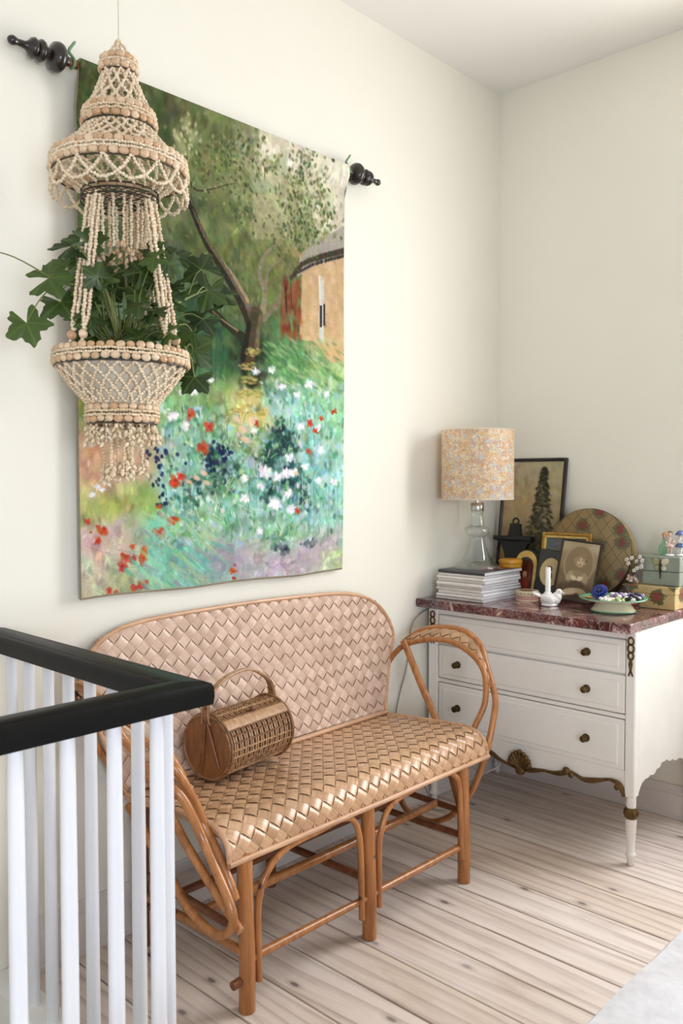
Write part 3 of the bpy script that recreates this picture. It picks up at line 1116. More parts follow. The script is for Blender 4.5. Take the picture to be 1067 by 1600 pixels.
# ================================================================== woven cane bench
BENCH = thing('bench', (.33, -1.545, 0), 'bentwood bench with a woven wood-strip seat and back and looped arms', 'bench')
BO = Vector(BENCH.location)
M_EDGE = plain('strip_edge_shade', (92, 58, 36), .8, var=.15)  # dark brown paints in the shadow lines between strips


def strip_obj(name, lanes, uvs, mat, parent, off):
    """lanes: list of point rows (each row: list of Vectors across)"""
    n = len(lanes)
    m = len(lanes[0])
    v = [p - off for row in lanes for p in row]
    f = []
    for i in range(n - 1):
        for k in range(m - 1):
            a = i * m + k
            f.append((a, a + 1, a + m + 1, a + m))
    me = mesh(name, v, f, mat, True, 55)
    me.materials.append(M_EDGE)
    me.polygons.foreach_set('material_index', [1 if (q % (m - 1)) in (0, m - 2) else 0 for q in range(len(f))])
    at = me.attributes.new('strip_uv', 'FLOAT_VECTOR', 'POINT')
    at.data.foreach_set('vector', [c for row in uvs for q in row for c in q])
    return link(name, me, parent)


def weave(surf, inside, ubox, vbox, w, mat, parent, name='woven_strip', amp=.0034, th=.0022, ang=45.0, phase=0.0, twill=1, off=None, minlen=.6):
    """flat strips woven over and under in two diagonal directions; surf(u,v)->(point, normal)"""
    off = BO if off is None else off
    uc, vc = (ubox[0] + ubox[1]) / 2, (vbox[0] + vbox[1]) / 2
    rad = math.hypot(ubox[1] - ubox[0], vbox[1] - vbox[0]) / 2 + w
    ca, sa = math.cos(math.radians(ang)), math.sin(math.radians(ang))
    dirs = [((ca, sa), (-sa, ca)), ((-sa, ca), (ca, sa))]
    K = int(rad / w) + 2
    hw = w * .474
    step = w / 4
    for di, (d, e) in enumerate(dirs):
        for k in range(-K, K + 1):
            c = (k + phase) * w

            def pt(s, o):
                return uc + d[0] * s + e[0] * (c + o), vc + d[1] * s + e[1] * (c + o)

            def interval(o):
                ss = [q * w / 8 for q in range(int(-rad / (w / 8)), int(rad / (w / 8)) + 1)]
                ins = [s for s in ss if inside(*pt(s, o))]
                if not ins:
                    return None

                def edge(a, b):      # a inside, b outside
                    for _ in range(14):
                        m_ = (a + b) / 2
                        if inside(*pt(m_, o)):
                            a = m_
                        else:
                            b = m_
                    return a
                return edge(ins[0], ins[0] - w / 8), edge(ins[-1], ins[-1] + w / 8)

            im = interval(0)
            il, ir = interval(-hw), interval(hw)
            if im is None and il is None and ir is None:
                continue
            lanes_iv = {}
            alls = [q for q in (im, il, ir) if q]
            lo, hi = min(q[0] for q in alls), max(q[1] for q in alls)
            if hi - lo < minlen * w:
                continue
            mid = alls[0]
            if im is None:
                o_lo, o_hi = (-hw, -hw * .2) if il else (hw * .2, hw)
                offs = [o_lo, (o_lo + o_hi) / 2, o_hi]
            else:
                o_lo = -hw
                o_hi = hw
                if il is None:
                    o_lo = -hw * .3
                if ir is None:
                    o_hi = hw * .3
                offs = [o_lo, 0, o_hi]
            ivs = [interval(o) or mid for o in offs]
            s0 = math.floor(lo / step) * step
            rows = []
            uvs = []
            s = s0
            while s < hi + step:
                row = []
                ruv = []
                for li, o in enumerate(offs):
                    a, b = ivs[li]
                    sc = min(max(s, a), b)
                    uu, vv = pt(sc, o)
                    P, N = surf(uu, vv)
                    # crossing index along the strip
                    x = sc / w - phase
                    ph = math.cos(math.pi * x) * (1 if (k % 2 == 0) else -1)
                    if di == 1:
                        ph = -ph
                    ph = max(-1, min(1, ph * 1.7))
                    h = amp * ph
                    if li == 0:
                        row.append(P + N * (h - th - .0004))
                        ruv.append((sc, o, k * 7.3 + di * 3.1))
                    row.append(P + N * (h + (.0003 if li == 1 else 0)))
                    ruv.append((sc, o, k * 7.3 + di * 3.1))
                    if li == 2:
                        row.append(P + N * (h - th - .0004))
                        ruv.append((sc, o, k * 7.3 + di * 3.1))
                rows.append(row)
                uvs.append(ruv)
                s += step
            strip_obj(name, rows, uvs, mat, parent, off)


def convex(poly):
    n = len(poly)

    def f(u, v):
        for i in range(n):
            x0, y0 = poly[i]
            x1, y1 = poly[(i + 1) % n]
            if (x1 - x0) * (v - y0) - (y1 - y0) * (u - x0) < 0:
                return False
        return True
    return f


# --- seat: profile in x,z from the back to the rolled front edge
sp = smoothpts([(.095, 0, .478), (.2, 0, .487), (.35, 0, .499), (.47, 0, .506), (.525, 0, .502), (.560, 0, .485), (.579, 0, .458), (.585, 0, .422)], 8)
sl = [0]
for a, b in zip(sp, sp[1:]):
    sl.append(sl[-1] + (b - a).length)
SLEN = sl[-1]


def prof_at(s):
    s = min(max(s, 0), SLEN - 1e-6)
    for i in range(len(sl) - 1):
        if sl[i + 1] >= s:
            t = (s - sl[i]) / (sl[i + 1] - sl[i])
            p = sp[i].lerp(sp[i + 1], t)
            d = (sp[i + 1] - sp[i]).normalized()
            return p, d
    return sp[-1], (sp[-1] - sp[-2]).normalized()


SYA, SYB = -2.137, -.955


def seat_surf(u, v):
    p, d = prof_at(v)
    sag = .006 * math.sin(math.pi * (u - SYA) / (SYB - SYA)) * math.sin(math.pi * min(1, v / .42))
    return Vector((p.x, u, p.z - sag)), Vector((-d.z, 0, d.x))


seat = G()
# added dark sheet right under the weave, standing in for shade in the gaps
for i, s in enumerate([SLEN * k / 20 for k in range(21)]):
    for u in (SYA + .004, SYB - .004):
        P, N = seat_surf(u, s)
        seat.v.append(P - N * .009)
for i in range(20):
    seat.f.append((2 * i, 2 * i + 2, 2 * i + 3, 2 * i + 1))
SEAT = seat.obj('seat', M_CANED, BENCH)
weave(seat_surf, convex([(SYA, .002), (SYB, .002), (SYB, SLEN), (SYA, SLEN)]), (SYA, SYB), (0, SLEN), .0365, M_STRIPS, SEAT)
# rims of the seat
for yy in (SYA - .004, SYB + .004):
    g = G()
    g.tube([Vector((p.x, yy, p.z + .001)) for p in sp], .0075, 8)
    g.tube([Vector((p.x - .004, yy + (.007 if yy < -1.5 else -.007), p.z - .014)) for p in sp[:-4]], .0075, 8)
    g.obj('seat_side_rim', M_CANER, BENCH)
G().tube([(.589, SYA - .008, .419), (.589, (SYA + SYB) / 2, .417), (.589, SYB + .008, .419)], .0085, 10).obj('seat_front_rim', M_CANER, BENCH)

# --- back
def bx(z):
    return .100 - .053 * min(1, max(0, (z - .48) / .26)) ** .8 - .006 * max(0, (z - .74)) / .25


def back_surf(u, v):
    dz = .004
    bow = .012 * math.cos(math.pi * (u + 1.545) / 1.5) - .012
    x = bx(v) - bow * 0 + .0
    t = Vector((bx(v + dz) - bx(v - dz), 0, 2 * dz)).normalized()
    return Vector((x, u, v)), Vector((t.z, 0, -t.x))


bpoly = [(-2.14, .494), (-.945, .494), (-.915, .575), (-.868, .70), (-.840, .775), (-.86, .83), (-.905, .888), (-.965, .930), (-1.04, .960), (-1.13, .976), (-1.25, .985), (-1.58, .992), (-1.95, .986), (-2.08, .976),
         (-2.15, .958), (-2.205, .925), (-2.24, .88), (-2.255, .82), (-2.245, .775), (-2.215, .70), (-2.165, .56)]
# the liner behind, set well back, only as narrow uprights
BACK = thing('backrest', (0, 0, 0), None, None)
BACK.parent = BENCH
BACK.location = (0, 0, 0)
hull = bpoly
weave(back_surf, convex([(a, b) for a, b in bpoly]), (-2.255, -.845), (.494, .992), .0365, M_STRIPB, BACK, phase=.5)
rim = smoothpts([(bx(z) + .002, yq, z) for yq, z in bpoly[1:] + bpoly[:1]], 5)
G().tube(rim, .0072, 8).obj('back_rim', M_CANER, BENCH)
G().tube([(.112, -2.13, .492), (.113, -1.545, .488), (.112, -.955, .492)], .009, 8).obj('back_bottom_rail', M_CANER, BENCH)
for yq in (-1.9, -1.545, -1.2):
    G().tube(smoothpts([(bx(z) - .016, yq, z) for z in (.46, .56, .68, .80, .90, .98)], 3), .008, 8).obj('back_upright', M_CANED, BENCH)

# --- right arm
inR = [(.099, -.950, .480), (.054, -.915, .576), (.047, -.885, .641), (.065, -.864, .694), (.113, -.845, .744), (.199, -.832, .774), (.275, -.827, .786), (.361, -.830, .780), (.451, -.843, .748), (.510, -.862, .699),
       (.537, -.889, .633), (.542, -.909, .583), (.524, -.936, .516), (.512, -.948, .47)]
outR = [(.085, -.826, .742), (.110, -.814, .768), (.173, -.799, .808), (.276, -.790, .830), (.382, -.793, .823), (.459, -.809, .783), (.503, -.834, .720), (.548, -.862, .655), (.573, -.880, .605), (.582, -.909, .532), (.578, -.938, .444), (.548, -.952, .333),
        (.512, -.964, .251), (.465, -.974, .188), (.419, -.979, .150), (.354, -.984, .123), (.260, -.983, .129), (.222, -.980, .146), (.188, -.974, .189), (.150, -.965, .26), (.12, -.955, .36), (.11, -.95, .45)]
G().tube(smoothpts(inR, 6), .0115, 10).obj('arm_inner_hoop', M_CANE, BENCH)
G().tube(smoothpts(outR, 6), .0118, 10).obj('arm_outer_hoop', M_CANE, BENCH)


def arm_band(inner, outer, parent, th):
    """woven band between two hoops"""
    A = smoothpts(inner, 10)
    B = smoothpts(outer, 10)

    def res(P, n=60):
        L = [0]
        for a, b in zip(P, P[1:]):
            L.append(L[-1] + (b - a).length)
        out = []
        for k in range(n + 1):
            s = L[-1] * k / n
            for i in range(len(L) - 1):
                if L[i + 1] >= s - 1e-9:
                    out.append(P[i].lerp(P[i + 1], (s - L[i]) / max(1e-9, L[i + 1] - L[i])))
                    break
        return out, L[-1]
    RA, la = res(A)
    RB, lb = res(B)
    Ln = (la + lb) / 2
    wd = sum((a - b).length for a, b in zip(RA, RB)) / len(RA)

    def surf(u, v):
        t = min(max(u / Ln, 0), .9999) * 60
        i = int(t)
        a = RA[i].lerp(RA[i + 1], t - i)
        b = RB[i].lerp(RB[i + 1], t - i)
        p = a.lerp(b, min(max(v / wd, 0), 1))
        tn = (RA[i + 1] - RA[i]) + (RB[i + 1] - RB[i])
        N = tn.cross(b - a)
        N.normalize()
        if N.z < 0:
            N = -N
        bulge = .006 * math.sin(math.pi * min(max(v / wd, 0), 1))
        return p + N * bulge, N
    weave(surf, lambda u, v: 0 <= u <= Ln and 0 <= v <= wd, (0, Ln), (0, wd), th, M_STRIPS, parent, name='arm_strip', minlen=.5)


ARM = thing('arm_band', (0, 0, 0), None, None)
ARM.parent = BENCH
arm_band(inR[3:11], outR[1:8], ARM, .034)
# diagonal brace of the right arm, from the top of the back down to the front leg
G().tube([(.125, -.865, .765), (.25, -.90, .60), (.335, -.93, .509), (.44, -.98, .35), (.53, -1.03, .22)], [.014, .0145, .0145, .014, .013], 10).obj('arm_brace', M_CANE, BENCH)

# --- left arm
inL = [(.099, -2.14, .480), (.060, -2.18, .576), (.058, -2.225, .655), (.085, -2.265, .735), (.15, -2.29, .80), (.258, -2.296, .811), (.300, -2.270, .765), (.372, -2.250, .720), (.448, -2.234, .687), (.480, -2.202, .624), (.486, -2.169, .557), (.500, -2.148, .487)]
outL = [(.075, -2.285, .77), (.13, -2.335, .835), (.21, -2.362, .866), (.29, -2.350, .850), (.320, -2.325, .795), (.335, -2.298, .736), (.358, -2.283, .706), (.385, -2.260, .662), (.432, -2.246, .634), (.478, -2.236, .616), (.500, -2.215, .578), (.525, -2.185, .490), (.578, -2.18, .416), (.624, -2.18, .362),
        (.644, -2.178, .315), (.631, -2.176, .278), (.584, -2.175, .247), (.528, -2.175, .246), (.444, -2.175, .273), (.392, -2.175, .313), (.299, -2.175, .380), (.219, -2.17, .430), (.14, -2.16, .46)]
G().tube(smoothpts(inL, 6), .0105, 10).obj('arm_inner_hoop', M_CANE, BENCH)
G().tube(smoothpts(outL, 6), .0125, 10).obj('arm_outer_hoop', M_CANE, BENCH)
ARM2 = thing('arm_band', (0, 0, 0), None, None)
ARM2.parent = BENCH
arm_band(inL[3:9], outL[0:9], ARM2, .034)
G().tube(smoothpts([(.454, -2.235, .70), (.464, -2.205, .640), (.471, -2.172, .557), (.502, -2.150, .485), (.548, -2.145, .425), (.583, -2.14, .37), (.598, -2.135, .33)], 4), .0145, 10).obj('arm_brace', M_CANE, BENCH)
G().tube([(.22, -2.168, .60), (.357, -2.165, .500), (.427, -2.165, .437), (.533, -2.163, .358), (.655, -2.162, .277)], [.011, .012, .0125, .0125, .012], 10).obj('arm_brace', M_CANE, BENCH)
G().tube([(.44, -2.232, .655), (.486, -2.185, .607)], .008, 8).obj('arm_peg', M_CANE, BENCH)

# --- legs
for yy, top in ((-2.078, .43), (-1.585, .425), (-1.082, .43)):
    g = G().tube(smoothpts([(.578, yy, 0), (.577, yy + .002, .14), (.575, yy - .001, .28), (.570, yy, top)], 5), [.0225] * 5 + [.0222] * 5 + [.0215] * 5 + [.0215], 16)
    g.obj('leg', M_CANE, BENCH)
for yy in (-2.09, -1.57, -1.06):
    g = G().tube(smoothpts([(.105, yy, 0), (.105, yy, .2), (.11, yy, .465)], 5), .019, 12)
    g.obj('leg', M_CANED, BENCH)
# bent arches under the seat front
a1 = [(.584, -2.041, .068), (.584, -2.044, .229), (.583, -2.037, .296), (.582, -2.009, .354), (.581, -1.938, .396), (.581, -1.8, .407), (.581, -1.705, .411), (.582, -1.657, .386), (.584, -1.634, .309), (.586, -1.628, .077)]
a2 = [(.584, -1.545, .085), (.584, -1.547, .245), (.583, -1.54, .31), (.582, -1.496, .385), (.581, -1.387, .408), (.581, -1.213, .415), (.582, -1.147, .398), (.584, -1.118, .335), (.586, -1.107, .092)]
for a in (a1, a2):
    G().tube(smoothpts(a, 6), .0098, 10).obj('seat_arch', M_CANE, BENCH)
# stretchers
G().tube([(.577, -2.06, .136), (.577, -1.60, .129)], [.0125, .0105], 10).obj('stretcher', M_CANE, BENCH)
G().tube([(.577, -1.57, .133), (.577, -1.09, .130)], [.0115, .0125], 10).obj('stretcher', M_CANE, BENCH)
G().tube([(.435, -2.108, .234), (.435, -1.585, .230), (.435, -1.045, .235)], [.0135, .0145, .0135], 10).obj('stretcher', M_CANE, BENCH)
G().tube([(.12, -2.12, .122), (.12, -1.03, .124)], .013, 10).obj('stretcher', M_CANED, BENCH)
G().tube([(.25, -2.10, .20), (.25, -1.03, .20)], .011, 10).obj('stretcher', M_CANED, BENCH)
for yy, z in ((-2.092, .158), (-1.57, .165), (-1.075, .152)):
    G().tube([(.10, yy, z), (.34, yy + .001, z + .004), (.577, yy, z + .008)], .0125, 10).obj('stretcher', M_CANED if yy > -2 else M_CANE, BENCH)
for yy in (-2.105, -1.048):
    G().tube([(.105, yy, .236), (.34, yy, .235), (.578, yy - .01, .238)], .0115, 10).obj('stretcher', M_CANED, BENCH)
G().tube([(.575, -2.125, .085), (.575, -2.08, .088)], .012, 10).obj('stretcher_end', M_CANED, BENCH)
for yy in (-2.08, -1.58, -1.08):
    G().tube([(.11, yy, .452), (.34, yy, .458), (.56, yy, .44)], .011, 8).obj('seat_bearer', M_CANED, BENCH)

# ================================================================== wicker handbag on the bench
M_WICK = wood('bag_wicker', (96, 64, 40), (160, 116, 78), .45, 0, 9, .3, bump=.1)
M_WICKL = wood('bag_wicker_light', (150, 112, 78), (196, 158, 120), .45, 0, 9, .3, bump=.1)
M_BAGEND = wood('bag_end_wood', (104, 62, 32), (142, 90, 48), .4, 2, 8, .25, coat=.2)
BR, BL = .098, .295
bag = thing('handbag', (.207, -1.79, .5045), 'small barrel-shaped wicker handbag with an arched handle on the bench', 'handbag', rz=math.radians(8))


def bagpart(g, name, mat, angle=40):
    me = mesh(name, g.v, g.f, mat, True, angle)
    return link(name, me, bag)


# inner dark barrel
g = G().lathe([(BR - .012, -BL / 2 + .006), (BR - .012, BL / 2 - .006)], (0, 0, BR), 36, 'y', True)
bagpart(g, 'lining', M_CANED)
# round spokes and twined rows running along the barrel
nr = 24
for q in range(nr):
    yy = -BL / 2 + .010 + (BL - .020) * q / (nr - 1) + (.0012 if q % 2 else -.0012)
    r = BR - .004
    bagpart(G().tube([(r * math.cos(k * math.pi / 30), yy, BR + r * math.sin(k * math.pi / 30)) for k in range(60)], .0034, 5, closed=True), 'spoke', M_WICKL)
for q in range(28):
    a0 = 2 * math.pi * q / 28
    g = G()
    for s in (-1, 1):
        pts = []
        for k in range(nr * 2 + 1):
            yy = -BL / 2 + .006 + (BL - .012) * k / (nr * 2)
            r = BR - .003 + s * .0036 * math.cos(k * math.pi / 2)
            a = a0 + s * .020 * math.sin(k * math.pi / 2)
            pts.append((r * math.cos(a), yy, BR + r * math.sin(a)))
        g.tube(pts, .0026, 5)
    bagpart(g, 'twined_row', M_WICK if q % 3 else M_WICKL)
# lid flap with a flat band and toggle
pts = []
g = G()
for i, a in enumerate([math.radians(x) for x in range(36, 60, 4)]):
    for yy in (-BL / 2 + .006, BL / 2 - .006):
        g.v.append(Vector(((BR + .005) * math.cos(a), yy, BR + (BR + .005) * math.sin(a))))
for i in range(5):
    g.f.append((2 * i, 2 * i + 1, 2 * i + 3, 2 * i + 2))
bagpart(g, 'lid_band', M_WICKL)
for a in (36, 57):
    a = math.radians(a)
    bagpart(G().tube([((BR + .006) * math.cos(a), -BL / 2 + .004, BR + (BR + .006) * math.sin(a)), ((BR + .006) * math.cos(a), BL / 2 - .004, BR + (BR + .006) * math.sin(a))], .0025, 6), 'lid_edge', M_WICK)
a = math.radians(60)
bagpart(G().ball(((BR + .012) * math.cos(a), .0, BR + (BR + .012) * math.sin(a)), .009, .012, .008), 'toggle', M_CANED)
for s in (-1, 1):
    e = bagpart(G().lathe([(BR - .006, s * (BL / 2 - .002)), (BR - .004, s * (BL / 2 + .004))] if s > 0 else [(BR - .004, -BL / 2 - .004), (BR - .006, -BL / 2 + .002)], (0, 0, BR), 40, 'y', True), 'end_disc', M_BAGEND)
    for r in (BR - .001, BR + .003):
        yq = s * (BL / 2 + (.003 if r < BR else -.004))
        bagpart(G().tube([(r * math.cos(t * math.pi / 24), yq, BR + r * math.sin(t * math.pi / 24)) for t in range(48)], .0042, 6, closed=True), 'end_rim', M_WICK)
    # handle roots splayed on the end disc
    yq = s * (BL / 2 + .008)
    for dx in (-.014, .055):
        bagpart(G().tube([(.0, yq, BR * 1.9), (dx * .45, yq, BR * 1.3), (dx, yq, BR * .45)], .0035, 6), 'handle_root', M_CANED)
# arched handle
hp = smoothpts([(0, -BL / 2 - .006, BR * 1.75), (0, -BL / 2 - .008, BR * 2.15), (0, -BL / 2 + .012, BR * 2.62), (0, -BL / 2 + .075, BR * 3.0), (0, 0.01, BR * 3.12), (0, BL / 2 - .075, BR * 2.98), (0, BL / 2 - .012, BR * 2.58),
                (0, BL / 2 + .008, BR * 2.15), (0, BL / 2 + .006, BR * 1.75)], 7)
m_ = len(hp)
wd = [.017 - .011 * math.sin(math.pi * i / (m_ - 1)) ** .6 for i in range(m_)]
g = G()
for s in (-1, 0, 1):
    g.tube([p + Vector((s * wd[i], 0, 0)) for i, p in enumerate(hp)], .0042, 6)
bagpart(g, 'handle', M_WICKL)
g = G()
for i in list(range(0, 14)) + list(range(m_ - 14, m_)):
    p = hp[i]
    for t in (0, .5):
        if i + 1 < m_:
            q = p.lerp(hp[i + 1], t)
            g.tube([q + Vector((-wd[i] - .004, 0, 0)), q + Vector((0, .0055, 0)), q + Vector((wd[i] + .004, 0, 0))], .0022, 5)
            g.tube([q + Vector((-wd[i] - .004, 0, 0)), q + Vector((0, -.0055, 0)), q + Vector((wd[i] + .004, 0, 0))], .0022, 5)
bagpart(g, 'handle_binding', M_WICK)['kind'] = 'stuff'

# ================================================================== chest of drawers
def marble():
    t = NT('red_marble')
    co = t.coords('Object')
    n1 = t.n('ShaderNodeTexNoise', inp={'Scale': 7.0, 'Detail': 8, 'Roughness': .65, 'Distortion': 1.6})
    t.l(co, n1.inputs['Vector'])
    n2 = t.n('ShaderNodeTexNoise', inp={'Scale': 16.0, 'Detail': 6, 'Roughness': .7, 'Distortion': 2.5})
    t.l(co, n2.inputs['Vector'])
    c = t.ramp(n1.outputs['Fac'], [(.36, lin((52, 14, 17))), (.50, lin((88, 32, 34))), (.57, lin((122, 66, 64))), (.64, lin((214, 202, 200)))])
    vein = t.ramp(n2.outputs['Fac'], [(.48, (0, 0, 0)), (.497, (.7, .7, .7)), (.515, (0, 0, 0))])
    c = t.mix(vein, c, lin((214, 204, 202)))
    t.col(c)
    t.set(Roughness=.18)
    t.b.inputs['Coat Weight'].default_value = .3
    return t.m


def dresserwhite():
    t = NT('dresser_white')
    co = t.coords('Object')
    f = t.noise(co, 3, 4)
    ch = t.noise(co, 38, 6, .7)
    c = t.ramp(f, [(.3, lin((230, 227, 221))), (.7, lin((241, 239, 235)))])
    c = t.mix(t.ramp(ch, [(.74, (0, 0, 0)), (.77, (.7, .7, .7))]), c, lin((150, 128, 100)))
    t.col(c)
    t.set(Roughness=.42)
    return t.m


M_MARB = marble()
M_DW = dresserwhite()
M_GOLD = plain('worn_gilt', (112, 84, 46), .42, .55, var=.35, scale=60, bump=.3)
M_BRASS = plain('aged_brass', (96, 82, 50), .32, .85, var=.3, scale=30)

DX0, DX1, DYF, DYB = .028, .968, -.575, -.03
ch = thing('chest_of_drawers', ((DX0 + DX1) / 2, -.30, 0), 'white painted three-drawer chest with a red marble top and gilt carving', 'chest')
# carcass
g = G().box((DX0 + .03, DYF + .022, .345), (DX1 - .02, DYB, .867))
g.obj('carcass', M_DW, ch)
# front frame: corner posts and rails (recessed shadow gaps around the drawers)
for x0, x1 in ((DX0, .077), (.931, DX1)):
    boxobj('corner_post', (x0, DYF, .255), (x1, DYF + .045, .867), M_DW, ch, .004)
rails = [(.838, .867), (.700, .708), (.540, .562), (.340, .350)]
for z0, z1 in ((.838, .867), (.541, .556)):
    boxobj('rail', (.077, DYF + .006, z0), (.931, DYF + .03, z1), M_DW, ch, .002)
for z0, z1 in ((.709, .834), (.560, .701), (.349, .537)):
    d = boxobj('drawer', (.081, DYF + .003, z0), (.927, DYF + .05, z1), M_DW, ch, .004)
    # raised field with bead
    boxobj('drawer_field', (.104, DYF - .001, z0 + .02), (.904, DYF + .01, z1 - .02), M_DW, d, .003).parent = d
    zc = (z0 + z1) / 2
    for xk in (.186, .779):
        g = G()
        g.lathe([(.0155, 0), (.0155, .003), (.009, .005), (.006, .012), (.0105, .017), (.0135, .022), (.0125, .028), (.007, .031), (.001, .032)], (0, 0, 0), 20, 'y')
        g.v = [Vector((p.x, -p.y, p.z)) for p in g.v]
        g.f = [q[::-1] for q in g.f]
        g.xf(Matrix.Translation((xk, DYF - .001, zc)))
        o = g.obj('knob', M_BRASS, d, angle=35)
        o['label'] = 'aged brass knob'
for d in [o for o in ch.children if o.name.startswith('drawer')]:
    pass
# side panels with a scalloped lower edge
sb = [(-.557, .259), (-.530, .268), (-.515, .285), (-.498, .298), (-.470, .304), (-.447, .302), (-.43, .308), (-.405, .302), (-.389, .304), (-.37, .316), (-.342, .316), (-.325, .330), (-.30, .328), (-.275, .330), (-.25, .316), (-.22, .318), (-.19, .304), (-.16, .306), (-.13, .300), (-.10, .290), (-.07, .272), (-.035, .258)]
for xa, xb in ((DX0 + .001, DX0 + .02), (DX1 - .02, DX1 - .001)):
    poly = [(DYF + .044, .867), (DYF + .044, .262)] + sb[1:] + [(DYB, .258), (DYB, .867)]
    G().prism(poly, 'x', xa, xb).obj('side_panel', M_DW, ch, angle=25)
# front apron with gilt scroll
ab = [(.077, .258), (.085, .275), (.103, .288), (.13, .292), (.17, .282), (.21, .268), (.25, .270), (.285, .290), (.32, .299), (.36, .289), (.40, .272), (.45, .262), (.505, .258), (.56, .266), (.60, .275), (.64, .276), (.675, .282),
      (.705, .296), (.735, .293), (.765, .282), (.80, .285), (.835, .295), (.87, .306), (.90, .304), (.918, .291), (.931, .258)]
poly = [(.931, .350), (.077, .350)] + ab
G().prism(poly, 'y', DYF + .006, DYF + .022).obj('apron', M_DW, ch, angle=25)
carv = G().tube([Vector((x, DYF + .002, z - .002)) for x, _, z in smoothpts([(a, 0, b) for a, b in ab], 3)], [.0085 + .0025 * math.sin(i * .55) for i in range(3 * (len(ab) - 1) + 1)], 8)
for x, z, r in ((.905, .285, .012), (.70, .297, .016), (.72, .286, .012), (.10, .285, .012), (.30, .296, .014), (.285, .285, .010)):
    carv.ball((x, DYF - .004, z), r, r * .6, r, 10, 6)
CARV = carv.obj('apron_carving', M_GOLD, ch)
fan = G()
for k in range(9):
    a = math.radians(-64 + 16 * k)
    L = .066 - .016 * abs(k - 4) / 4
    p0 = Vector((.499, DYF - .006, .262))
    p1 = p0 + Vector((math.sin(a) * L, -.008, math.cos(a) * L))
    fan.tube([p0, p0.lerp(p1, .5), p1], [.005, .009, .011], 8)
    fan.ball(p1, .011, .009, .011, 8, 5)
fan.ball((.499, DYF - .008, .250), .024, .013, .018, 10, 6)
fan.obj('shell_carving', M_GOLD, CARV)
# gilt drops on the posts
for xc in (.052, .951):
    g = G()
    zz = .846
    for r, h in ((.0105, .026), (.0115, .030), (.010, .026)):
        ring = [(xc + r * math.cos(t * math.pi / 9), DYF - .002, zz - h / 2 + h / 2 * math.sin(t * math.pi / 9)) for t in range(18)]
        g.tube(ring, .004, 6, closed=True)
        zz -= h - .001
    g.tube([(xc, DYF - .002, zz + .004), (xc, DYF - .003, zz - .018), (xc, DYF - .002, zz - .045)], [.003, .008, .003], 8)
    g.tube([(xc, DYF - .002, zz - .040), (xc - .008, DYF - .002, zz - .062)], .0032, 6)
    g.tube([(xc, DYF - .002, zz - .040), (xc + .008, DYF - .002, zz - .062)], .0032, 6)
    g.obj('gilt_drop', M_GOLD, ch)
# turned legs
lp = [(.009, 0), (.013, .004), (.0135, .022), (.012, .026), (.018, .032), (.020, .040), (.017, .046), (.0135, .050), (.0165, .10), (.0205, .165), (.021, .175)]
for x, yq in ((.950, -.555), (.048, -.555), (.957, -.0235), (.048, -.05)):
    l = G().lathe(lp, (x, yq, 0), 22).obj('leg', M_DW, ch, angle=45)
    if yq > -.1:
        G().lathe([(.021, .174), (.021, .26)], (x, yq, 0), 16).obj('leg_neck', M_DW, l)
        continue
    c2 = G().lathe([(.019, .175), (.0235, .180), (.0245, .195), (.0235, .210), (.019, .216)], (x, yq, 0), 22)
    for k in range(10):
        a = 2 * math.pi * k / 10
        c2.ball((x + .023 * math.cos(a), yq + .023 * math.sin(a), .196), .006, .006, .011, 6, 5)
    c2.obj('leg_collar', M_GOLD, l)
    G().lathe([(.0165, .214), (.0175, .222), (.0175, .26)], (x, yq, 0), 22).obj('leg_neck', M_DW, l)
# marble slab
top = [(.000, -.028), (.000, -.632), (.972, -.632), (.972, -.028)]
boxobj('marble_top', (.002, -.632, .867), (.972, -.026, .903), M_MARB, ch, .003)
ZT2 = .9035

# ================================================================== things on the chest
# magazines
covers = [((60, 60, 66), (196, 190, 184)), ((200, 196, 190), (226, 222, 216)), ((150, 146, 150), (214, 208, 202)), ((186, 178, 168), (220, 214, 206)), ((88, 86, 92), (206, 202, 198)), ((206, 200, 194), (224, 220, 216))]
mc = []
for i, (c1, c2) in enumerate(covers):
    mc.append((plain('magazine_cover_%d' % i, c1, .3, var=.12, scale=14), plain('magazine_spine_%d' % i, c2, .4, var=.05, scale=20)))


def pagesmat():
    t = NT('magazine_pages')
    co = t.coords('Object', (1, 1, 260), jitter=True)
    f = t.noise(co, 1.0, 2)
    t.col(t.ramp(f, [(.3, lin((176, 176, 180))), (.6, lin((232, 232, 236)))]))
    t.set(Roughness=.7)
    return t.m


